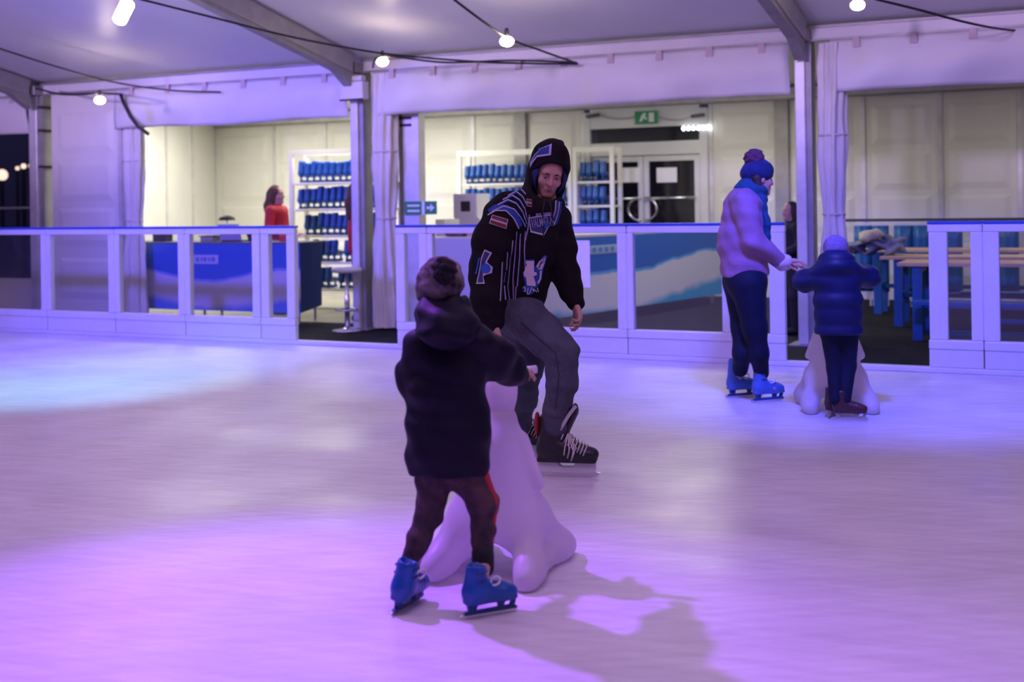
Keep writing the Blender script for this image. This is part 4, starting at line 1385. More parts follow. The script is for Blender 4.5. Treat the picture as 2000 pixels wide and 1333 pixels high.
def wrinkle(amp, fx=(23, 17, 31), ph=0.0):
    def f(X, Y, Z):
        return amp * (np.sin(fx[0] * X + 9 * Z + ph) * np.sin(fx[2] * Z + 7 * Y) + 0.7 * np.sin(fx[1] * Y + 1.7 * fx[2] * Z + 3 * X + ph) + 0.5 * np.sin(2.3 * fx[0] * X - 2.1 * fx[1] * Y + fx[2] * Z))
    return f


def local_frame(heading, tilt=0.0, roll=0.0):
    """rows: forward, left, up axes of a skate in the world"""
    h = unit((heading[0], heading[1], 0))
    l = np.array((-h[1], h[0], 0))
    u = np.array((0, 0, 1.0))
    f2 = math.cos(tilt) * h + math.sin(tilt) * u
    u2 = -math.sin(tilt) * h + math.cos(tilt) * u
    l2 = math.cos(roll) * l + math.sin(roll) * u2
    u3 = -math.sin(roll) * l + math.cos(roll) * u2
    return f2, l2, u3


def xf(mb_v, base, fr, k):
    f, l, u = fr
    return [base + k * (p[0] * f + p[1] * l + p[2] * u) for p in mb_v]


def skate(kind, base, heading, k, parent, origin, label=None, tilt=0.0, roll=0.0, top=0.28):
    """ice skate: boot, blade holder, blade, laces; base = point under the ankle on the blade edge"""
    fr = local_frame(heading, tilt, roll)
    f, l, u = fr
    R = np.array([f, l, u])

    def p(x, y, z):
        return base + k * (x * f + y * l + z * u)
    s = SDF(0.006)
    s.cap(p(-0.055, 0, 0.125), p(0.10, 0, 0.115), 0.046 * k, 0.040 * k, k=0.03)
    s.ell(p(0.145, 0, 0.112), np.array((0.055, 0.046, 0.038)) * k, R, k=0.02)
    s.cap(p(0.0, 0, 0.15), p(0.10, 0, 0.125), 0.044 * k, 0.036 * k, k=0.03)
    s.cap(p(-0.045, 0, 0.14), p(-0.030, 0, top), 0.054 * k, 0.056 * k, k=0.03)
    s.box(p(0.045, 0, 0.083), np.array((0.145, 0.038, 0.012)) * k, R, k=0.012, rnd=0.01 * k)
    s.ell(p(-0.026, 0, top + 0.03), np.array((0.046, 0.040, 0.05)) * k, R, k=0.01, op='sub')
    if kind == 'hockey':
        s.cap(p(0.035, 0, 0.2), p(0.088, 0, top + 0.045), 0.036 * k, 0.042 * k, k=0.02, flat=(f, 0.4))
    bm_ = {'hockey': mat('skate_black', (0.014, 0.013, 0.016), 0.42, var=0.2, vscale=12, bump=0.1, bscale=90),
           'rental': M_SKATEB, 'pale': mat('rental_light_blue', (0.05, 0.14, 0.45), 0.4, var=0.1), 'dark': mat('skate_maroon', (0.045, 0.012, 0.016), 0.45, var=0.2)}[kind]
    boot = s.build('ice_skate', bm_, parent, origin)
    if label:
        boot['label'] = label
    hm = {'hockey': M_WHITE, 'rental': M_SKATED, 'pale': M_SKATED, 'dark': mat('holder_grey', (0.35, 0.33, 0.34), 0.4)}[kind]
    mb = MB()
    if kind == 'hockey':
        mb.prism([(-0.10, 0.074), (-0.105, 0.05), (-0.085, 0.022), (0.16, 0.020), (0.185, 0.035), (0.185, 0.078), (0.09, 0.074), (0.075, 0.052), (0.02, 0.050), (-0.005, 0.074)], -0.016, 0.016)
    else:
        mb.prism([(-0.085, 0.076), (-0.075, 0.028), (-0.03, 0.028), (-0.035, 0.05), (-0.02, 0.076)], -0.014, 0.014)
        mb.prism([(0.075, 0.076), (0.09, 0.05), (0.085, 0.028), (0.125, 0.028), (0.12, 0.05), (0.135, 0.076)], -0.014, 0.014)
        mb.prism([(0.165, 0.078), (0.16, 0.05), (0.15, 0.028), (0.172, 0.028), (0.185, 0.05), (0.19, 0.08)], -0.012, 0.012)
        mb.prism([(-0.10, 0.018), (0.19, 0.018), (0.195, 0.030), (0.18, 0.040), (-0.09, 0.036), (-0.105, 0.028)], -0.011, 0.011)
    mb.v = xf(mb.v, base, fr, k)
    mb.build('blade_holder', hm, boot, origin, bevel=0.003 * k)
    mb = MB()
    mb.prism([(-0.12, 0.008), (-0.10, 0.001), (0.16, 0.001), (0.19, 0.008), (0.205, 0.022), (0.19, 0.026), (-0.11, 0.026), (-0.125, 0.018)], -0.0025, 0.0025)
    mb.v = xf(mb.v, base, fr, k)
    mb.build('blade', M_STEEL, boot, origin)
    if kind == 'hockey':
        lm = mat('lace_white', (0.62, 0.58, 0.56), 0.8)
        mb = MB()
        for i in range(8):
            t = i / 7
            x, z = 0.025 + 0.105 * t, 0.222 - 0.074 * t - 0.01 * math.sin(3 * t)
            for sg in (-1, 1):
                pts = [p(x, sg * 0.047, z - 0.035), p(x + 0.012, sg * 0.036, z - 0.004), p(x + 0.016, 0.0, z + 0.012), ]
                mb.tube(pts, 0.0035 * k, 5)
        for j in range(7):
            sg = (-1, -1, -1, 1, -1, 1, -1)[j]
            x0 = 0.045 + 0.007 * j
            pts = [p(0.055, 0, 0.212), p(x0 + 0.01, sg * 0.05, 0.195 - 0.008 * j), p(x0 + 0.015 * (j % 3), sg * (0.060 + 0.004 * (j % 2)), 0.15 - 0.012 * (j % 4)), p(x0 + 0.01 * (j % 3) - 0.005, sg * 0.062, 0.115 - 0.014 * (j % 3))]
            mb.tube(pts, 0.0034 * k, 5)
        mb.build('laces', lm, boot, origin, smooth=True)
        pts = [p(0.098 - 0.075 * t, -0.040 - 0.016 * t, top + 0.078 - 0.085 * t - 0.03 * t * t) for t in np.linspace(0, 1, 7)]
        MB().tube(pts, [0.010 * k] * 6 + [0.006 * k], 6).build('tongue_trim', mat('tongue_grey', (0.5, 0.48, 0.5), 0.6), boot, origin, smooth=True)
        s = SDF(0.006)
        s.ell(p(-0.098, 0, top - 0.02), np.array((0.014, 0.04, 0.062)) * k, R)
        s.build('tendon_guard', mat('guard_red', (0.30, 0.012, 0.02), 0.6), boot, origin)
    elif kind in ('rental', 'pale'):
        ring = [p(0.060 + 0.020 * math.cos(q) + 0.008 * math.sin(q), -0.038 - 0.012 * math.cos(q), 0.185 + 0.022 * math.sin(q)) for q in np.linspace(0, 2 * math.pi, 15)]
        MB().tube(ring, 0.006 * k, 6).build('buckle', mat('buckle_white', (0.8, 0.78, 0.78), 0.4), boot, origin, smooth=True)
        for z0 in (0.20, 0.24):
            pts = [p(-0.035 + 0.058 * math.cos(q), 0.057 * math.sin(q), z0) for q in np.linspace(-1.9, 1.9, 13)]
            MB().tube(pts, 0.006 * k, 6).build('strap', M_SKATED, boot, origin, smooth=True)
    return boot


class Decal:
    """flat prints that lie on the surface of a garment"""

    def __init__(s, obj):
        V, Fq = SURF[obj]
        s.t = BVHTree.FromPolygons([tuple(v) for v in V], [tuple(int(i) for i in f) for f in Fq])
        s.obj = obj

    def hit(s, px, py, e):
        d = unit(ray(px, py))
        loc, n, i, dist = s.t.ray_cast(Vector(CAMP), Vector(d))
        if loc is None:
            return None
        n = np.array(n)
        if n @ d > 0:
            n = -n
        return np.array(loc) + n * e

    def ribbon(s, mb, pts, w, e=0.004, taper=False):
        P = np.array(pts, float)
        seg = np.linalg.norm(np.diff(P, axis=0), axis=1)
        T = np.concatenate([[0], np.cumsum(seg)])
        n = max(2, int(T[-1] / 3.0))
        q = np.linspace(0, T[-1], n + 1)
        X, Yv = np.interp(q, T, P[:, 0]), np.interp(q, T, P[:, 1])
        last = None
        for i in range(n + 1):
            a = max(i - 1, 0)
            b_ = min(i + 1, n)
            d = np.array((X[b_] - X[a], Yv[b_] - Yv[a]))
            d = d / (np.linalg.norm(d) + 1e-9)
            nv = np.array((-d[1], d[0])) * w / 2
            A = s.hit(X[i] + nv[0], Yv[i] + nv[1], e)
            B = s.hit(X[i] - nv[0], Yv[i] - nv[1], e)
            if A is None or B is None:
                last = None
                continue
            if last is not None and np.linalg.norm(A - last[0]) < 0.06 and np.linalg.norm(B - last[1]) < 0.06:
                mb.add([last[0], last[1], B, A], [(0, 1, 2, 3)])
            last = (A, B)
        return mb

    def poly(s, mb, pts, e=0.004, step=4.0):
        bm = bmesh.new()
        vs = [bm.verts.new((p[0], p[1], 0)) for p in pts]
        bm.faces.new(vs)
        bmesh.ops.triangulate(bm, faces=bm.faces[:])
        for _ in range(4):
            ed = [x for x in bm.edges if x.calc_length() > step * 1.6]
            if not ed:
                break
            bmesh.ops.subdivide_edges(bm, edges=ed, cuts=1)
            bmesh.ops.triangulate(bm, faces=[f for f in bm.faces if len(f.verts) > 3])
        s.bm_project(mb, bm, e)
        bm.free()
        return mb

    def bm_project(s, mb, bm, e):
        bm.verts.index_update()
        H = {v.index: s.hit(v.co.x, v.co.y, e) for v in bm.verts}
        for f in bm.faces:
            q = [H[v.index] for v in f.verts]
            if any(x is None for x in q):
                continue
            if max(np.linalg.norm(q[i] - q[i - 1]) for i in range(len(q))) > 0.08:
                continue
            mb.add(q, [tuple(range(len(q)))])

    def text(s, mb, body, quad, e=0.005, bold=0.0, shear=0.0):
        """quad: four picture corners tl, tr, br, bl"""
        cu = bpy.data.curves.new('t', 'FONT')
        cu.body, cu.size, cu.resolution_u, cu.shear, cu.offset = body, 1.0, 2, shear, bold
        t = bpy.data.objects.new('t', cu)
        COL.objects.link(t)
        me = bpy.data.meshes.new_from_object(t.evaluated_get(bpy.context.evaluated_depsgraph_get()))
        bpy.data.objects.remove(t)
        bm = bmesh.new()
        bm.from_mesh(me)
        bpy.data.meshes.remove(me)
        xs = [v.co.x for v in bm.verts]
        ys = [v.co.y for v in bm.verts]
        x0, x1, y0, y1 = min(xs), max(xs), min(ys), max(ys)
        tl, tr, br, bl_ = (np.array(q, float) for q in quad)
        for v in bm.verts:
            u, w = (v.co.x - x0) / (x1 - x0), (v.co.y - y0) / (y1 - y0)
            q = (bl_ * (1 - u) + br * u) * (1 - w) + (tl * (1 - u) + tr * u) * w
            v.co = (q[0], q[1], 0)
        bmesh.ops.triangulate(bm, faces=bm.faces[:])
        s.bm_project(mb, bm, e)
        bm.free()
        return mb

    def part(s, mb, name, m, origin, label=None):
        if not mb.f:
            return None
        o = mb.build(name, m, s.obj, origin, solid=0.0015)
        if label:
            o['label'] = label
        return o


# ================================================================== hooded skater
F1 = Fig(6.4)
J = F1.J
B0 = G(1075, 925)
OG = (B0[0], B0[1], 0.0)
hc = J(1072, 340, 0.02)                      # head centre
hf = unit(0.10 * RT - 0.95 * FW - 0.40 * UPV)
hu = unit(UPV + 0.20 * RT - 0.25 * FW)
rs_, ls_ = J(984, 418, -0.10), J(1085, 428, 0.14)          # shoulders
re_, le_ = J(950, 525, -0.14), J(1104, 532, 0.08)
rw_, lw_ = J(962, 622, -0.22), J(1122, 590, 0.0)
pel = J(1008, 600, 0.06)
sp1, sp2 = J(1018, 520, 0.05), J(1035, 440, 0.02)
nk = J(1066, 398, 0.06)
rhip, lhip = J(1022, 618, -0.03), J(1002, 620, 0.14)
rkn, lkn = J(1096, 688, -0.20), J(1032, 715, 0.12)
ran, lan = J(1079, 838, -0.12), J(1008, 838, 0.32)
s = SDF(0.006)
s.chain([(pel, 0.10), (sp1, 0.10), (sp2, 0.115)], k=0.05, flat=(-FW, 0.8))
s.cap(rs_, ls_, 0.055, 0.055, k=0.06)
s.chain([(rs_, 0.05), (re_, 0.04), (rw_, 0.03)], k=0.02)
s.chain([(ls_, 0.05), (le_, 0.04), (lw_, 0.03)], k=0.02)
s.chain([(rhip, 0.075), (rkn, 0.055), (ran, 0.042)], k=0.03)
s.chain([(lhip, 0.075), (lkn, 0.055), (lan, 0.042)], k=0.03)
s.cap(pel, rhip, 0.09, 0.08, k=0.04).cap(pel, lhip, 0.09, 0.08, k=0.04)
for an, bb, d in ((ran, G(1090, 931), RT * 0.96 - FW * 0.20), (lan, G(1016, 891), RT * 0.8 - FW * 0.55)):
    an2 = bb + UPV * 0.15
    s.chain([(an, 0.04), (an2, 0.03), (bb + UPV * 0.115 + unit(d) * 0.1, 0.022)], k=0.02)
s.cap(nk, sp2, 0.055, 0.08, k=0.04)
hp, hR = head_sdf(s, hc, hf, hu, 0.92, neck=nk)
hand_sdf(s, rw_ + unit(rw_ - re_) * 0.02, unit(J(972, 662, -0.24) - rw_), unit(RT * 0.8 + FW * 0.4), -1, 0.92, 0.55)
hand_sdf(s, lw_ + unit(lw_ - le_) * 0.02, unit(J(1131, 622, -0.05) - lw_), unit(-RT * 0.7 - FW * 0.1), 1, 0.92, 0.75)
man = s.build('person', M_SKIN, None, OG)
tag(man, 'skater in a black striped hoodie, grey jeans and black hockey skates, looking down', 'person')
face_parts(hp, hR, 0.92, man, OG)

# jeans
M_JEAN = mat('grey_denim', (0.060, 0.066, 0.092), 0.85, var=0.22, vscale=9, bump=0.35, bscale=60)
s = SDF(0.007)
s.chain([(J(1010, 590, 0.05), F1.r(49)), (J(1012, 618, 0.05), F1.r(49))], k=0.03, flat=(-FW, 0.85))
s.chain([(rhip, F1.r(43)), (J(1062, 655, -0.13), F1.r(37)), (rkn, F1.r(33))], k=0.05)
s.chain([(rkn, F1.r(33)), (J(1098, 745, -0.18), F1.r(30)), (J(1088, 800, -0.13), F1.r(26)), (J(1086, 818, -0.12), F1.r(25))], k=0.02)
s.cap(J(1085, 826, -0.12), J(1084, 858, -0.12), F1.r(19), F1.r(17), k=0.015)
s.chain([(lhip, F1.r(42)), (lkn, F1.r(29)), (J(1022, 775, 0.24), F1.r(27)), (J(1010, 832, 0.31), F1.r(26))], k=0.04)
s.wr = wrinkle(0.003, (31, 27, 52))
jeans = s.build('jeans', M_JEAN, man, OG)
dj = Decal(jeans)
mb = MB()
dj.ribbon(mb, [(1018, 630), (1050, 660), (1085, 690), (1092, 730), (1085, 800)], 1.6, 0.002)
dj.part(mb, 'seam', mat('denim_seam', (0.03, 0.032, 0.045), 0.9), OG)
for c, r_ in ((J(1086, 824, -0.125), F1.r(27)), (J(1012, 820, 0.30), F1.r(29))):
    s = SDF(0.006)
    s.cap(c + UPV * 0.014, c - UPV * 0.014, r_, r_, k=0.01)
    s.build('turned_cuff', M_JEAN, man, OG)

# hoodie
M_HOOD = mat('black_hoodie', (0.009, 0.0075, 0.009), 0.85, spec=0.15, var=0.15, vscale=10, bump=0.25, bscale=120)
s = SDF(0.007)
s.chain([(J(1012, 586, 0.05), F1.r(50)), (J(1014, 545, 0.05), F1.r(56)), (J(1026, 480, 0.03), F1.r(60)), (J(1038, 430, 0.02), F1.r(54))], k=0.06, flat=(-FW, 0.9))
s.cap(J(1000, 415, -0.06), J(1078, 428, 0.1), F1.r(40), F1.r(34), k=0.06)
s.cap(J(1000, 420, -0.06), J(1058, 392, 0.05), F1.r(36), F1.r(32), k=0.05)
s.chain([(rs_, F1.r(38)), (J(962, 470, -0.13), F1.r(38)), (re_, F1.r(33)), (J(953, 585, -0.19), F1.r(33)), (J(956, 607, -0.20), F1.r(30))], k=0.025)
s.chain([(ls_, F1.r(32)), (J(1095, 480, 0.11), F1.r(30)), (le_, F1.r(28)), (J(1116, 570, 0.03), F1.r(25))], k=0.025)
s.chain([(J(960, 610, -0.205), F1.r(25)), (J(963, 630, -0.22), F1.r(21))], k=0.012)
s.chain([(J(1119, 576, 0.02), F1.r(21)), (J(1123, 592, 0.0), F1.r(18))], k=0.012)
s.cap(J(1012, 590, 0.05), J(1013, 600, 0.05), F1.r(47), F1.r(46), k=0.015, flat=(-FW, 0.9))
# hood
rr, ff, uu = frame(hf, hu)
HR = np.array([rr, ff, uu])


def hq(x, y, z):
    return hc + x * rr + y * ff + z * uu


s.ell(hq(0, -0.035, 0.03), (0.108, 0.128, 0.150), HR, k=0.03)
s.cap(hq(0, -0.04, 0.10), J(1096, 281, 0.08), 0.06, 0.010, k=0.05)
s.cap(hq(0, -0.05, -0.06), J(1056, 400, 0.06), 0.105, 0.095, k=0.05)
s.ell(hq(0, 0.05, -0.030), (0.082, 0.155, 0.118), HR, k=0.02, op='sub')
s.ell(hq(0, 0.0, 0.0), (0.080, 0.10, 0.112), HR, k=0.02, op='sub')
s.chain([(J(1040, 390, -0.02), F1.r(12)), (J(1054, 404, -0.08), F1.r(12)), (J(1070, 410, -0.10), F1.r(12)), (J(1091, 398, -0.02), F1.r(12))], k=0.03)
s.wr = wrinkle(0.0034, (21, 19, 38))
hood = s.build('hoodie', M_HOOD, man, OG)
# blue lining showing inside the hood
s = SDF(0.006)
s.ell(hq(0, -0.015, -0.012), (0.099, 0.112, 0.125), HR, k=0.02)
s.ell(hq(0, 0.05, -0.020), (0.066, 0.155, 0.100), HR, k=0.015, op='sub')
s.ell(hq(0, 0.0, 0.0), (0.074, 0.095, 0.108), HR, k=0.015, op='sub')
s.build('hood_lining', mat('hood_lining', (0.006, 0.02, 0.12), 0.8), hood, OG)

D = Decal(hood)
M_SW = mat('print_white', (0.46, 0.44, 0.50), 0.7)
M_SB = mat('print_blue', (0.008, 0.055, 0.30), 0.7)
M_SN = mat('print_navy', (0.018, 0.022, 0.13), 0.7)
M_SM = mat('print_maroon', (0.14, 0.010, 0.022), 0.6)
# shoulder stripes


def stripe(q, w, col, e=0.004):
    mb = MB()
    D.ribbon(mb, q, w, e)
    D.part(mb, 'white_stripe' if col is M_SW else 'blue_stripe', col, OG)


sh = [[(960, 427), (975, 418), (1000, 421), (1014, 433), (1022, 448)], [(963, 413), (984, 403), (1004, 409), (1016, 424), (1026, 442)], [(972, 401), (992, 391), (1008, 398), (1020, 414), (1028, 436)],
      [(982, 391), (1000, 382), (1014, 391), (1024, 408), (1029, 428)], [(992, 383), (1008, 375), (1020, 385), (1028, 400)], [(1002, 374), (1015, 368), (1026, 380)]]
for q in sh[1:]:
    stripe(q, 1.7, M_SW)
    stripe([(a + 0.5, b_ + 2.4) for a, b_ in q], 1.8, M_SB)
stripe([(956, 414), (968, 405), (990, 406), (1006, 420), (1016, 442)], 9, M_SB)
stripe([(954, 421), (968, 412), (988, 412), (1002, 426), (1012, 446)], 2.2, M_SW, 0.006)
# vertical flank stripes
for q in ([(1008, 452), (1006, 500), (1002, 545), (1003, 585)], [(1016, 456), (1015, 500), (1010, 560)], [(1000, 470), (996, 520), (992, 560), (996, 588)], [(990, 492), (988, 530), (984, 560), (986, 586)],
          [(1026, 452), (1024, 490), (1026, 540)], [(980, 512), (978, 550), (976, 588)], [(1008, 560), (1006, 590)], [(1033, 420), (1030, 450), (1026, 470)]):
    stripe(q, 1.2, M_SW)
    stripe([(a + 1.7, b_) for a, b_ in q], 1.3, M_SN)
for q in ([(1092, 395), (1089, 415), (1082, 438)], [(1085, 393), (1083, 412), (1078, 430)]):
    stripe(q, 1.8, M_SW)
    stripe([(a + 3.5, b_) for a, b_ in q], 3.0, M_SB)


# flag patches
def quadmix(q, u0, u1, v0, v1):
    tl, tr, br, bl_ = (np.array(x, float) for x in q)

    def f(u, v):
        return tuple((tl * (1 - u) + tr * u) * (1 - v) + (bl_ * (1 - u) + br * u) * v)
    return [f(u0, v0), f(u1, v0), f(u1, v1), f(u0, v1)]


for q in ([(962, 420), (992, 429), (988, 447), (956, 437)], [(1028, 389), (1038, 391), (1038, 405), (1028, 403)]):
    for mm, nm, boxes, e in ((M_SW, 'flag_border', [(0, 1, 0, 1)], 0.004), (M_SM, 'flag_field', [(0.05, 0.95, 0.07, 0.40), (0.05, 0.95, 0.60, 0.93)], 0.006)):
        mb = MB()
        for b_ in boxes:
            D.poly(mb, quadmix(q, *b_), e, 3)
        D.part(mb, nm, mm, OG, 'maroon and white flag patch' if nm == 'flag_field' else None)
# sleeve emblem
mb = MB()
D.poly(mb, [(947, 487), (961, 494), (951, 512), (962, 522), (960, 534), (950, 537), (944, 540), (947, 555), (931, 555), (936, 530), (940, 505)], 0.004, 3)
D.part(mb, 'emblem_outline', M_SW, OG)
mb = MB()
D.poly(mb, [(948, 491), (957, 495), (948, 512), (943, 537), (944, 552), (934, 552), (938, 530), (942, 506)], 0.006, 3)
D.part(mb, 'emblem_bar', M_SN, OG)
mb = MB()
D.poly(mb, [(949 + 9 * math.cos(t), 525 + 10 * math.sin(t)) for t in np.linspace(0, 2 * math.pi, 13)[:-1]], 0.007, 3)
D.poly(mb, [(935, 506), (938, 503), (932, 536), (929, 536)], 0.005, 3)
D.part(mb, 'emblem_ball', mat('print_bright_blue', (0.012, 0.09, 0.42), 0.6), OG)
# chest banner with lettering
outer = [(1031, 425), (1078, 417), (1083, 440), (1072, 441), (1062, 461), (1058, 446), (1053, 443), (1036, 454)]
cx0, cy0b = 1056, 436
inner = [(cx0 + (a - cx0) * 0.92, cy0b + (b_ - cy0b) * 0.84) for a, b_ in outer]
mb = MB()
D.poly(mb, outer, 0.004, 3)
D.part(mb, 'banner_outline', M_SW, OG)
mb = MB()
D.poly(mb, inner, 0.006, 3)
D.part(mb, 'banner_field', M_SN, OG)
mb = MB()
D.text(mb, 'VALMIERA', [(1035, 427), (1077, 420), (1079, 436), (1037, 447)], 0.008, 0.01)
D.part(mb, 'banner_lettering', mat('print_grey_blue', (0.26, 0.27, 0.42), 0.6), OG, 'capital letters across the chest banner')
mb = MB()
D.poly(mb, [(1064 + 4 * math.cos(t), 440 + 8 * math.sin(t)) for t in np.linspace(0, 2 * math.pi, 11)[:-1]], 0.009, 3)
D.part(mb, 'banner_ball', mat('print_bright_blue', (0.012, 0.09, 0.42), 0.6), OG)
mb = MB()
for i in range(9):
    x = 1046 + 3.1 * i + (3 if i > 3 else 0)
    D.poly(mb, [(x, 417 - 0.35 * i), (x + 2, 416.8 - 0.35 * i), (x + 2, 422 - 0.35 * i), (x, 422.2 - 0.35 * i)], 0.005, 3)
D.part(mb, 'small_lettering', mat('print_grey_blue', (0.26, 0.27, 0.42), 0.6), OG)
# belly emblem
mb = MB()
D.poly(mb, [(1025, 507), (1043, 506), (1043, 522), (1062, 498), (1068, 500), (1062, 520), (1056, 545), (1053, 556), (1046, 562), (1040, 574), (1030, 576), (1020, 564), (1026, 556), (1022, 541), (1020, 532), (1026, 527)], 0.004, 3)
D.part(mb, 'emblem_backing', M_SB, OG, 'blue outline of the belly emblem')
mb = MB()
D.poly(mb, [(1027, 509), (1043, 509), (1042, 522), (1042, 531), (1047, 532), (1047, 537), (1041, 539), (1042, 551), (1045, 552), (1045, 559), (1029, 558), (1027, 541), (1023, 539), (1023, 532), (1029, 530), (1029, 516), (1027, 515)], 0.006, 3)
D.poly(mb, [(1047, 520), (1052, 510), (1064, 501), (1063, 512), (1057, 526), (1050, 526)], 0.006, 3)
D.ribbon(mb, [(1055, 528), (1054, 545), (1049, 553)], 3, 0.006)
D.part(mb, 'emblem_letter', mat('print_pink_white', (0.60, 0.50, 0.56), 0.6), OG, 'pale letter t with a ball')
mb = MB()
for q in ([(1062, 503), (1053, 518), (1049, 524)], [(1056, 508), (1052, 524)], [(1063, 510), (1052, 516)]):
    D.ribbon(mb, q, 0.9, 0.008)
D.part(mb, 'ball_seams', M_SN, OG)
mb = MB()
for q in ([(1021, 562), (1025, 560), (1026, 568), (1022, 569)], [(1031, 562), (1029, 574), (1033, 574), (1038, 561)], [(1039, 567), (1042, 563), (1041, 570), (1044, 566), (1047, 570)], [(1048, 562), (1050, 570)]):
    D.ribbon(mb, q, 1.5, 0.007)
D.part(mb, 'script_lettering', M_SW, OG)
# hood banner
mb = MB()
D.poly(mb, [(1078, 282), (1076, 304), (1050, 308), (1041, 320), (1037, 328), (1037, 318), (1046, 302), (1058, 290)], 0.005, 3)
D.part(mb, 'hood_banner_outline', mat('print_lilac', (0.34, 0.32, 0.62), 0.6), OG)
mb = MB()
D.poly(mb, [(1073, 286), (1072, 301), (1050, 304), (1041, 315), (1047, 304), (1059, 292)], 0.007, 3)
D.part(mb, 'hood_banner_field', M_SN, OG)
mb = MB()
for i, x in enumerate((1054, 1058, 1062, 1066, 1069)):
    D.ribbon(mb, [(x, 301), (x + 1, 290 - 0.4 * i)], 1.4, 0.009)
D.part(mb, 'hood_lettering', mat('print_bright_blue', (0.012, 0.09, 0.42), 0.6), OG)
# drawstrings
mb = MB()
D.ribbon(mb, [(1064, 392), (1061, 420), (1060, 466)], 2.2, 0.010)
D.ribbon(mb, [(1072, 392), (1076, 415), (1079, 430)], 2.0, 0.010)
D.part(mb, 'drawstring', mat('cord_dark', (0.008, 0.008, 0.012), 0.7), OG)

# his skates
b1 = G(1090, 931)
skate('hockey', b1, RT * 0.96 - FW * 0.20, 1.06, man, OG, 'black hockey skate with white laces and holder', top=0.27)
b2 = G(1016, 891)
skate('hockey', b2, RT * 0.80 - FW * 0.55, 1.06, man, OG, 'rear black hockey skate', top=0.25)

# ================================================================== near child
F2 = Fig(4.3)
J = F2.J
B0 = G(880, 1195)
OG = (B0[0], B0[1], 0.0)
hc = J(862, 566, 0.05)
hf = unit(0.35 * RT + 0.92 * FW - 0.25 * UPV)
an_l, an_r = J(801, 1110, -0.02), J(944, 1100, -0.02)
s = SDF(0.006)
s.chain([(J(875, 900, 0.02), 0.085), (J(872, 780, 0.02), 0.085), (J(868, 680, 0.02), 0.075)], k=0.05, flat=(-FW, 0.8))
s.cap(J(815, 685, 0.02), J(930, 670, 0.04), 0.04, 0.04, k=0.05)
s.chain([(J(815, 690, 0.02), 0.04), (J(797, 745, 0.10), 0.034), (J(860, 740, 0.34), 0.026)], k=0.02)
s.chain([(J(930, 675, 0.04), 0.04), (J(985, 712, 0.15), 0.034), (J(1014, 728, 0.25), 0.024)], k=0.02)
s.cap(J(868, 660, 0.03), hc, 0.042, 0.045, k=0.03)
s.chain([(J(848, 920, 0.02), 0.052), (J(838, 1005, 0.02), 0.036), (an_l, 0.028)], k=0.02)
s.chain([(J(908, 920, 0.02), 0.052), (J(948, 985, 0.02), 0.036), (an_r, 0.028)], k=0.02)
s.chain([(an_l, 0.026), (G(787, 1192) + UPV * 0.10, 0.02), (G(800, 1178) + UPV * 0.085, 0.015)], k=0.02).chain([(an_r, 0.026), (G(942, 1204) + UPV * 0.10, 0.02), (G(965, 1198) + UPV * 0.085, 0.015)], k=0.02)
hp, hR = head_sdf(s, hc, hf, UPV, 0.74, neck=J(868, 640, 0.03))
hand_sdf(s, J(1014, 728, 0.25), unit(RT * 0.30 + FW * 0.9 - UPV * 0.02), unit(-UPV - 0.1 * RT), -1, 0.72, 0.6)
hand_sdf(s, J(860, 740, 0.34), unit(RT * 0.5 + FW * 0.8), unit(-UPV), 1, 0.72, 0.6)
kid = s.build('person', M_SKIN, None, OG)
tag(kid, 'child seen from behind in a long dark navy parka pushing a penguin skating aid', 'person')
face_parts(hp, hR, 0.74, kid, OG)
# parka
M_PARKA = mat('navy_parka', (0.006, 0.005, 0.016), 0.6, spec=0.2, var=0.2, vscale=7, bump=0.2, bscale=14)
s = SDF(0.008)
s.chain([(J(868, 690, 0.02), F2.r(60)), (J(872, 760, 0.02), F2.r(74)), (J(875, 850, 0.02), F2.r(79)), (J(876, 960, 0.02), F2.r(79))], k=0.05, flat=(-FW, 0.8))
s.cap(J(835, 680, 0.02), J(925, 668, 0.03), F2.r(36), F2.r(36), k=0.06)
s.chain([(J(826, 690, 0.02), F2.r(40)), (J(808, 735, 0.06), F2.r(33)), (J(815, 748, 0.18), F2.r(28)), (J(850, 742, 0.30), F2.r(24))], k=0.04)
s.chain([(J(928, 672, 0.03), F2.r(40)), (J(965, 700, 0.10), F2.r(38)), (J(996, 722, 0.20), F2.r(30)), (J(1014, 729, 0.25), F2.r(23))], k=0.04)
s.cut(J(876, 926, 0.02), -UPV - 0.03 * RT)
s.ell(J(876, 965, 0.02), (F2.r(70), 0.11, 0.09), np.array([RT, FW, UPV]), k=0.01, op='sub')
s.wr = wrinkle(0.0055, (19, 15, 34), 1.0)
parka = s.build('parka', M_PARKA, kid, OG)
s = SDF(0.008)
s.ell(J(872, 632, -0.02), (F2.r(63), 0.115, F2.r(40)), np.array([RT, FW, UPV]), k=0.04)
s.ell(J(868, 600, 0.03), (F2.r(52), 0.10, F2.r(34)), np.array([RT, FW, UPV]), k=0.05)
s.ell(J(880, 655, -0.08), (F2.r(45), 0.06, F2.r(30)), np.array([RT, FW, UPV]), k=0.05)
s.ell(J(864, 560, 0.05), (F2.r(44), 0.085, F2.r(46)), np.array([RT, FW, UPV]), k=0.02, op='sub')
s.wr = wrinkle(0.006, (25, 22, 45), 2.0)
s.build('hood', M_PARKA, parka, OG)
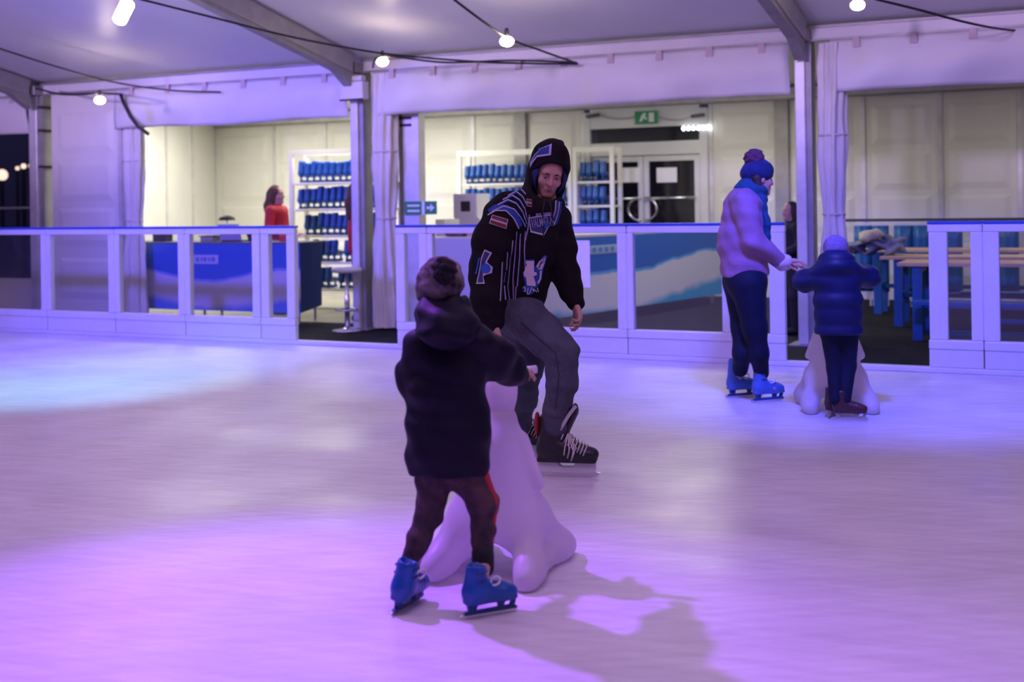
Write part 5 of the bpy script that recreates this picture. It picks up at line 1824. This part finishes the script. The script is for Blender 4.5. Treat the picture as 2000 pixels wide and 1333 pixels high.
# mottled hat with pompom
M_FUR = mat('mottled_fur', (0.30, 0.23, 0.27), 0.95, col2=(0.012, 0.010, 0.012), vscale=13, bump=0.9, bscale=60)
s = SDF(0.006)
s.ell(J(861, 550, 0.04), (F2.r(46), 0.094, F2.r(51)), np.array([RT, FW, UPV]), k=0.02)
s.cap(J(822, 575, 0.05), J(826, 548, 0.02), F2.r(12), F2.r(10), k=0.02)
s.wr = wrinkle(0.003, (80, 70, 90), 0.5)
hat = s.build('fur_hat', M_FUR, kid, OG)
s = SDF(0.005)
s.ell(J(868, 528, -0.055), (F2.r(24), 0.04, F2.r(27)), np.array([RT, FW, UPV]))
s.wr = wrinkle(0.004, (110, 90, 130), 0.2)
s.build('pompom', mat('black_fur', (0.010, 0.009, 0.012), 0.95, bump=0.8, bscale=80), hat, OG)
# camouflage trousers
M_CAMO = mat('camouflage', (0.085, 0.042, 0.045), 0.85, col2=(0.028, 0.018, 0.026), vscale=18, bump=0.2, bscale=40)
s = SDF(0.006)
s.cap(J(850, 905, 0.02), J(905, 905, 0.02), F2.r(42), F2.r(42), k=0.03)
s.chain([(J(848, 925, 0.02), F2.r(38)), (J(840, 1000, 0.02), F2.r(27)), (J(815, 1060, 0.0), F2.r(22)), (J(802, 1100, -0.02), F2.r(18))], k=0.02)
s.chain([(J(908, 925, 0.02), F2.r(40)), (J(945, 985, 0.02), F2.r(28)), (J(943, 1040, 0.0), F2.r(23)), (J(943, 1082, -0.02), F2.r(20))], k=0.02)
s.wr = wrinkle(0.0028, (40, 35, 60), 0.7)
tr = s.build('trousers', M_CAMO, kid, OG)
s = SDF(0.005)
s.chain([(J(936, 905, 0.02) , F2.r(9)), (J(948, 930, 0.0), F2.r(8)), (J(966, 975, 0.0), F2.r(7)), (J(965, 1000, 0.0), F2.r(6)), (J(961, 1056, -0.02), F2.r(5))], k=0.01)
s.build('side_stripe', mat('stripe_red', (0.42, 0.03, 0.035), 0.7), tr, OG)['label'] = 'red side stripe'
for c, r_ in ((an_l + UPV * 0.005, F2.r(19)), (J(943, 1092, -0.02), F2.r(22))):
    s = SDF(0.006)
    s.cap(c + UPV * 0.02, c - UPV * 0.03, r_, r_, k=0.01)
    s.build('sock_cuff', M_DARKCL, kid, OG)
bl_ = G(787, 1192)
skate('rental', bl_, RT * 0.42 + FW * 0.9, 0.68, kid, OG, 'blue plastic rental skate, pushing off', top=0.25, roll=0.20)
br2 = G(942, 1205)
skate('rental', br2, RT * 0.90 + FW * 0.42, 0.66, kid, OG, 'blue plastic rental skate with white buckle', top=0.25)


# ================================================================== penguin skating aids
M_PENG = mat('penguin_white', (0.80, 0.76, 0.80), 0.4, var=0.03, vscale=4, trans=0.5)


def penguin(base, fwd, k, label, hollow=True):
    """moulded plastic penguin: body, head, beak, flippers, handles and runners"""
    f = unit((fwd[0], fwd[1], 0))
    l = np.array((-f[1], f[0], 0))
    u = UPV
    R = np.array([f, l, u])
    og = (base[0], base[1], 0)

    def p(x, y, z):
        return np.array((base[0], base[1], 0)) + k * (x * f + y * l + z * u)
    s = SDF(0.009)
    s.chain([(p(0.02, 0, 0.60), 0.075 * k), (p(0.0, 0, 0.47), 0.115 * k), (p(0, 0, 0.34), 0.145 * k), (p(0.0, 0, 0.24), 0.165 * k)], k=0.05)
    s.ell(p(0.0, 0, 0.20), np.array((0.19, 0.19, 0.15)) * k, R, k=0.06)
    for sx in (-1, 1):
        s.chain([(p(-0.05, sx * 0.12, 0.20), 0.085 * k), (p(-0.16, sx * 0.185, 0.075), 0.055 * k), (p(-0.24, sx * 0.20, 0.045), 0.045 * k)], k=0.05)
        s.chain([(p(0.06, sx * 0.12, 0.20), 0.085 * k), (p(0.18, sx * 0.18, 0.075), 0.058 * k), (p(0.27, sx * 0.19, 0.045), 0.05 * k)], k=0.05)
        s.cap(p(-0.2, sx * 0.185, 0.05), p(0.22, sx * 0.18, 0.05), 0.045 * k, k=0.06)
        s.cap(p(0.0, sx * 0.10, 0.53), p(-0.01, sx * 0.175, 0.36), 0.035 * k, 0.026 * k, k=0.025)
    s.ell(p(-0.26, 0, 0.03), np.array((0.22, 0.13, 0.15)) * k, R, k=0.05, op='sub')
    s.ell(p(0.30, 0, 0.03), np.array((0.20, 0.12, 0.13)) * k, R, k=0.05, op='sub')
    s.ell(p(0, 0, 0.0), np.array((0.2, 0.10, 0.12)) * k, R, k=0.04, op='sub')
    s.cut((0, 0, 0.004), (0, 0, -1))
    body = s.build('penguin_aid', M_PENG, None, og)
    tag(body, label, 'skating aid', 'penguin skating aids')
    s = SDF(0.008)
    s.ell(p(0.03, 0, 0.735), np.array((0.085, 0.072, 0.10)) * k, R, k=0.03)
    s.cap(p(0.03, 0, 0.68), p(0.02, 0, 0.62), 0.06 * k, 0.058 * k, k=0.03)
    hd = s.build('head', M_PENG, body, og)
    s = SDF(0.006)
    s.cap(p(0.09, 0, 0.73), p(0.17, 0, 0.71), 0.03 * k, 0.010 * k, k=0.01)
    s.build('beak', mat('beak_orange', (0.6, 0.2, 0.03), 0.45), hd, og)
    for sx in (-1, 1):
        s = SDF(0.005)
        s.ell(p(0.10, sx * 0.035, 0.765), np.array((0.012, 0.012, 0.016)) * k, R)
        s.build('eye', M_BLACK, hd, og)
        MB().tube([p(0.03, sx * 0.05, 0.80), p(0.03, sx * 0.16, 0.815)], 0.017 * k, 10).build('handle', M_PENG, hd, og, smooth=True)
    return body


pc = G(976, 1112)
penguin(pc, RT * 0.35 + FW * 0.94, 0.94, 'white plastic penguin skating aid in front of the near child, glowing pink')
pc2 = G(1632, 798)
penguin(pc2, RT * 0.1 + FW * 0.99, 0.98, 'white plastic penguin skating aid hidden by the child in the blue puffer jacket')

# ================================================================== woman in bobble hat
F3 = Fig(8.5)
J = F3.J
B0 = G(1470, 780)
OG = (B0[0], B0[1], 0.0)
hc = J(1483, 350, 0.0)
hf = unit(0.95 * RT + 0.25 * FW - 0.15 * UPV)
a1, a2 = J(1446, 722, 0.12), J(1487, 728, -0.02)
s = SDF(0.008)
s.chain([(J(1455, 540, 0), 0.11), (J(1452, 470, 0), 0.10), (J(1455, 405, 0), 0.10)], k=0.05)
s.chain([(J(1455, 400, -0.14), 0.045), (J(1468, 470, -0.17), 0.04), (J(1515, 505, -0.12), 0.03)], k=0.02)
s.chain([(J(1465, 398, 0.15), 0.045), (J(1480, 470, 0.17), 0.04), (J(1520, 512, 0.14), 0.03)], k=0.02)
s.chain([(J(1446, 560, 0.08), 0.085), (J(1452, 640, 0.05), 0.058), (a1, 0.04)], k=0.03)
s.chain([(J(1462, 560, -0.08), 0.085), (J(1474, 640, -0.1), 0.058), (a2, 0.04)], k=0.03)
s.chain([(a1, 0.035), (G(1442, 777) + UPV * 0.12, 0.024), (G(1442, 777) + UPV * 0.095 + RT * 0.07, 0.018)], k=0.02).chain([(a2, 0.035), (G(1492, 786) + UPV * 0.12, 0.024), (G(1492, 786) + UPV * 0.095 + RT * 0.07, 0.018)], k=0.02)
hp, hR = head_sdf(s, hc, hf, UPV, 0.92, neck=J(1462, 395, 0))
hand_sdf(s, J(1528, 510, -0.11), unit(RT), unit(-UPV), 1, 1.0, 0.35)
hand_sdf(s, J(1530, 518, 0.13), unit(RT), unit(-UPV), -1, 1.0, 0.35)
wom = s.build('person', M_SKIN, None, OG)
tag(wom, 'woman in a bobble hat, teal scarf and pink jacket skating to the right', 'person')
face_parts(hp, hR, 0.92, wom, OG)
M_PINK = mat('pink_jacket', (0.27, 0.14, 0.27), 0.75, var=0.08, vscale=6, bump=0.15, bscale=40)
s = SDF(0.009)
s.chain([(J(1454, 528, 0), F3.r(47)), (J(1450, 470, 0), F3.r(46)), (J(1455, 405, 0), F3.r(42))], k=0.05, flat=(FW, 1.0))
s.cap(J(1453, 395, -0.12), J(1465, 395, 0.12), 0.085, 0.085, k=0.05)
s.chain([(J(1455, 402, -0.15), F3.r(25)), (J(1469, 468, -0.18), F3.r(22)), (J(1522, 508, -0.13), F3.r(14))], k=0.03)
s.chain([(J(1465, 402, 0.15), F3.r(25)), (J(1480, 468, 0.18), F3.r(22)), (J(1524, 514, 0.13), F3.r(14))], k=0.03)
s.cut(J(1454, 539, 0), -UPV)
s.wr = wrinkle(0.005, (19, 17, 33))
s.build('jacket', M_PINK, wom, OG)
for c in (J(1526, 510, -0.12), J(1527, 516, 0.13)):
    s = SDF(0.007)
    s.cap(c, c + RT * 0.03, 0.052, 0.046, k=0.01)
    s.build('knit_cuff', mat('pale_cuff', (0.6, 0.5, 0.62), 0.85), wom, OG)
M_LEG = mat('navy_leggings', (0.004, 0.008, 0.03), 0.7, spec=0.2, var=0.15)
s = SDF(0.008)
s.cap(J(1452, 545, 0.03), J(1457, 545, -0.03), F3.r(41), F3.r(41), k=0.04)
s.chain([(J(1446, 560, 0.08), F3.r(32)), (J(1452, 640, 0.05), F3.r(23)), (J(1450, 690, 0.0), F3.r(18)), (a1, F3.r(15))], k=0.04)
s.chain([(J(1462, 560, -0.08), F3.r(34)), (J(1474, 640, -0.1), F3.r(23)), (J(1482, 690, -0.1), F3.r(18)), (a2, F3.r(15))], k=0.04)
s.build('leggings', M_LEG, wom, OG)
M_SCARF = mat('teal_scarf', (0.005, 0.06, 0.13), 0.9, bump=0.4, bscale=50)
s = SDF(0.008)
Rw = np.array([RT, FW, UPV])
s.ell(J(1466, 373, 0), (F3.r(33), 0.115, F3.r(18)), Rw, k=0.03)
s.ell(J(1472, 388, 0), (F3.r(28), 0.11, F3.r(16)), Rw, k=0.03)
s.ell(J(1460, 362, 0), (F3.r(22), 0.09, F3.r(14)), Rw, k=0.03)
s.chain([(J(1488, 395, -0.07), 0.05), (J(1497, 440, -0.09), 0.045), (J(1498, 470, -0.09), 0.04)], k=0.03, flat=(RT, 0.6))
s.wr = wrinkle(0.004, (40, 30, 55))
s.build('scarf', M_SCARF, wom, OG)
s = SDF(0.008)
s.ell(J(1480, 334, 0), (F3.r(31), 0.105, F3.r(25)), Rw, k=0.02)
s.cap(J(1460, 340, 0), J(1462, 358, 0), F3.r(14), F3.r(10), k=0.03)
s.wr = wrinkle(0.002, (90, 80, 20))
hat = s.build('bobble_hat', mat('blue_knit', (0.008, 0.02, 0.10), 0.9, var=0.3, vscale=12, bump=0.5, bscale=60), wom, OG)
s = SDF(0.008)
s.chain([(J(1478, 346, -0.07), 0.03), (J(1480, 362, -0.07), 0.028)], k=0.02)
s.chain([(J(1466, 348, 0), 0.06), (J(1464, 364, 0), 0.05)], k=0.02)
s.build('hair', mat('woman_hair', (0.05, 0.025, 0.02), 0.7, var=0.3, vscale=20), wom, OG)
s = SDF(0.007)
s.ell(J(1473, 309, 0), (F3.r(20), 0.07, F3.r(18)), Rw)
s.wr = wrinkle(0.005, (90, 80, 110))
s.build('pompom', mat('maroon_fur', (0.10, 0.03, 0.06), 0.95, bump=0.7, bscale=60), hat, OG)
skate('pale', G(1442, 777), RT * 0.93 + FW * 0.3, 0.82, wom, OG, 'pale blue rental skate', top=0.31)
skate('pale', G(1492, 786), RT * 0.85 - FW * 0.0 + FW * 0.35, 0.82, wom, OG, 'pale blue rental skate', top=0.31)

# ================================================================== child in blue puffer jacket
F4 = Fig(7.75)
J = F4.J
B0 = G(1642, 818)
OG = (B0[0], B0[1], 0.0)
hc = J(1633, 494, 0.03)
hf = unit(0.1 * RT + 0.97 * FW - 0.1 * UPV)
a1, a2 = J(1631, 780, -0.02), J(1650, 782, -0.02)
s = SDF(0.007)
s.chain([(J(1638, 640, 0), 0.085), (J(1636, 580, 0), 0.085), (J(1634, 535, 0), 0.075)], k=0.05)
s.chain([(J(1612, 535, 0), 0.035), (J(1570, 552, 0.12), 0.03), (J(1590, 545, 0.30), 0.025)], k=0.02)
s.chain([(J(1658, 532, 0), 0.035), (J(1700, 545, 0.12), 0.03), (J(1675, 552, 0.30), 0.025)], k=0.02)
s.chain([(J(1626, 655, 0), 0.05), (J(1630, 720, 0.02), 0.036), (a1, 0.028)], k=0.02)
s.chain([(J(1654, 655, 0), 0.05), (J(1656, 720, 0.02), 0.036), (a2, 0.028)], k=0.02)
s.chain([(a1, 0.024), (G(1627, 815) + UPV * 0.09, 0.016)], k=0.02).chain([(a2, 0.024), (G(1650, 822) + UPV * 0.09, 0.016)], k=0.02)
hp, hR = head_sdf(s, hc, hf, UPV, 0.72, neck=J(1634, 525, 0.02))
hand_sdf(s, J(1590, 545, 0.30), unit(RT * 0.7 + FW * 0.7), unit(-UPV), -1, 0.72, 0.6)
hand_sdf(s, J(1675, 552, 0.30), unit(-RT * 0.6 + FW * 0.7), unit(-UPV), 1, 0.72, 0.6)
kid2 = s.build('person', M_SKIN, None, OG)
tag(kid2, 'child in a quilted blue puffer jacket and lilac hat, seen from behind at the gate', 'person')
face_parts(hp, hR, 0.72, kid2, OG)
M_PUFF = mat('blue_puffer', (0.004, 0.010, 0.055), 0.5, spec=0.25, var=0.1)
s = SDF(0.008)
s.chain([(J(1635, 545, 0), F4.r(40)), (J(1637, 590, 0), F4.r(44)), (J(1639, 660, 0), F4.r(45))], k=0.03, flat=(-FW, 0.8))
s.cap(J(1612, 538, 0), J(1658, 535, 0), F4.r(22), F4.r(22), k=0.05)
s.chain([(J(1610, 540, 0), F4.r(23)), (J(1572, 550, 0.10), F4.r(20)), (J(1566, 548, 0.2), F4.r(17)), (J(1585, 546, 0.28), F4.r(14))], k=0.03)
s.chain([(J(1660, 536, 0), F4.r(23)), (J(1696, 542, 0.10), F4.r(20)), (J(1698, 544, 0.2), F4.r(17)), (J(1680, 550, 0.28), F4.r(14))], k=0.03)
s.ell(J(1634, 515, -0.02), (F4.r(37), 0.11, F4.r(27)), np.array([RT, FW, UPV]), k=0.04)
s.cut(J(1638, 650, 0), -UPV)


def quilt(X, Y, Z):
    return -0.010 * np.abs(np.sin(Z * 31.0)) + 0 * X + 0 * Y


s.wr = quilt
s.build('puffer_jacket', M_PUFF, kid2, OG)
s = SDF(0.007)
s.ell(J(1632, 486, 0.02), (F4.r(24), 0.088, F4.r(28)), np.array([RT, FW, UPV]), k=0.02)
s.wr = wrinkle(0.0015, (90, 80, 30))
s.build('knit_hat', mat('lilac_knit', (0.18, 0.13, 0.26), 0.9, var=0.2, vscale=14, bump=0.5, bscale=60), kid2, OG)
s = SDF(0.007)
s.cap(J(1625, 640, 0), J(1653, 640, 0), F4.r(27), F4.r(27), k=0.03)
s.chain([(J(1625, 655, 0), F4.r(22)), (J(1630, 720, 0.02), F4.r(15)), (a1, F4.r(12))], k=0.02)
s.chain([(J(1655, 655, 0), F4.r(22)), (J(1657, 715, 0.02), F4.r(15)), (a2, F4.r(12))], k=0.02)
s.build('leggings', M_LEG, kid2, OG)
skate('dark', G(1627, 815), RT * 0.55 + FW * 0.8, 0.70, kid2, OG, 'dark maroon skate', top=0.25)
skate('dark', G(1650, 822), RT * 0.95 - FW * 0.2, 0.70, kid2, OG, 'dark maroon skate', top=0.25)


# ================================================================== people behind the barriers
def bystander(Z, px, top, foot_z, head_dir, coat_m, hair_m, leg_m, label, height, arm=True, hair_long=True, k=1.0):
    f = Fig(Z)
    c = W(px, 450, Z)
    base = np.array((c[0], c[1], 0.0))
    og = (c[0], c[1], 0.0)
    H = height
    q = H / 1.68

    def p(x, y, z):      # x along head_dir, y left
        hd = unit((head_dir[0], head_dir[1], 0))
        lf = np.array((-hd[1], hd[0], 0))
        return base + q * (x * hd + y * lf) + UPV * z * q
    hd = unit((head_dir[0], head_dir[1], 0))
    lf = np.array((-hd[1], hd[0], 0))
    s = SDF(0.011)
    s.chain([(p(0, 0, 0.95), 0.10 * q), (p(0, 0, 1.15), 0.09 * q), (p(0, 0, 1.36), 0.09 * q)], k=0.05)
    for sy in (-1, 1):
        s.chain([(p(0, sy * 0.09, 0.92), 0.075 * q), (p(0.02, sy * 0.10, 0.5), 0.05 * q), (p(0, sy * 0.10, 0.08), 0.038 * q)], k=0.03)
        s.cap(p(0, sy * 0.10, 0.06), p(0.14, sy * 0.11, 0.035), 0.034 * q, 0.03 * q, k=0.02)
        s.chain([(p(0, sy * 0.17, 1.36), 0.045 * q), (p(0.0, sy * 0.22, 1.12), 0.04 * q), (p(0.2, sy * 0.17, 1.05), 0.03 * q)], k=0.02)
        hand_sdf(s, p(0.2, sy * 0.17, 1.05), hd, -UPV, -sy, q, 0.4)
    hp_, hR_ = head_sdf(s, p(0, 0, 1.565), hd, UPV, q, neck=p(-0.01, 0, 1.40))
    b_ = s.build('person', M_SKIN, None, og)
    tag(b_, label, 'person')
    s = SDF(0.011)
    s.chain([(p(0, 0, 0.90), 0.145 * q), (p(0, 0, 1.1), 0.135 * q), (p(0, 0, 1.32), 0.135 * q)], k=0.05)
    s.cap(p(0, -0.13, 1.36), p(0, 0.13, 1.36), 0.075 * q, k=0.05)
    for sy in (-1, 1):
        s.chain([(p(0, sy * 0.17, 1.36), 0.07 * q), (p(0.0, sy * 0.225, 1.12), 0.06 * q), (p(0.17, sy * 0.175, 1.055), 0.048 * q)], k=0.03)
    s.cut(p(0, 0, 0.83), -UPV)
    s.build('jacket', coat_m, b_, og)
    s = SDF(0.011)
    for sy in (-1, 1):
        s.chain([(p(0, sy * 0.08, 0.88), 0.10 * q), (p(0.02, sy * 0.10, 0.5), 0.07 * q), (p(0, sy * 0.10, 0.09), 0.058 * q)], k=0.03)
    s.build('trousers', leg_m, b_, og)
    for sy in (-1, 1):
        s = SDF(0.011)
        s.cap(p(-0.04, sy * 0.10, 0.055), p(0.15, sy * 0.11, 0.048), 0.05 * q, 0.044 * q, k=0.02)
        s.cut((0, 0, 0.003), -UPV)
        s.build('shoe', M_BLACK, b_, og)
    s = SDF(0.010)
    R = np.array([hd, lf, UPV])
    s.ell(p(-0.02, 0, 1.60), np.array((0.10, 0.088, 0.105)) * q, R, k=0.02)
    if hair_long:
        s.chain([(p(-0.06, 0, 1.56), 0.085 * q), (p(-0.09, 0, 1.42), 0.085 * q), (p(-0.11, 0, 1.28), 0.06 * q)], k=0.04)
        for sy in (-1, 1):
            s.chain([(p(-0.03, sy * 0.075, 1.58), 0.03 * q), (p(-0.03, sy * 0.085, 1.42), 0.03 * q)], k=0.03)
    s.ell(p(0.10, 0, 1.535), np.array((0.075, 0.066, 0.085)) * q, R, k=0.015, op='sub')
    s.wr = wrinkle(0.003, (60, 50, 20))
    s.build('hair', hair_m, b_, og)
    return b_


M_BROWN = mat('brown_hair', (0.10, 0.04, 0.025), 0.7, var=0.3, vscale=20)
M_RED = mat('red_shirt', (0.50, 0.012, 0.03), 0.7, var=0.1)
bystander(16.0, 541, 362, 0, RT * 0.95 - FW * 0.3, M_RED, M_BROWN, M_DARKCL, 'attendant in red with long brown hair behind the ticket counter', 1.66)
bystander(14.6, 703, 395, 0, RT * 0.9 + FW * 0.4, M_RED, M_BROWN, mat('mauve_trousers', (0.35, 0.22, 0.3), 0.8), 'person in red mostly hidden behind the second tent post', 1.68)
bystander(12.7, 1544, 400, 0, -RT * 0.95 - FW * 0.3, M_DARKCL, mat('dark_hair', (0.035, 0.02, 0.016), 0.7, var=0.3, vscale=20), M_DARKCL, 'person in black with long dark hair standing behind the barrier gate', 1.36)
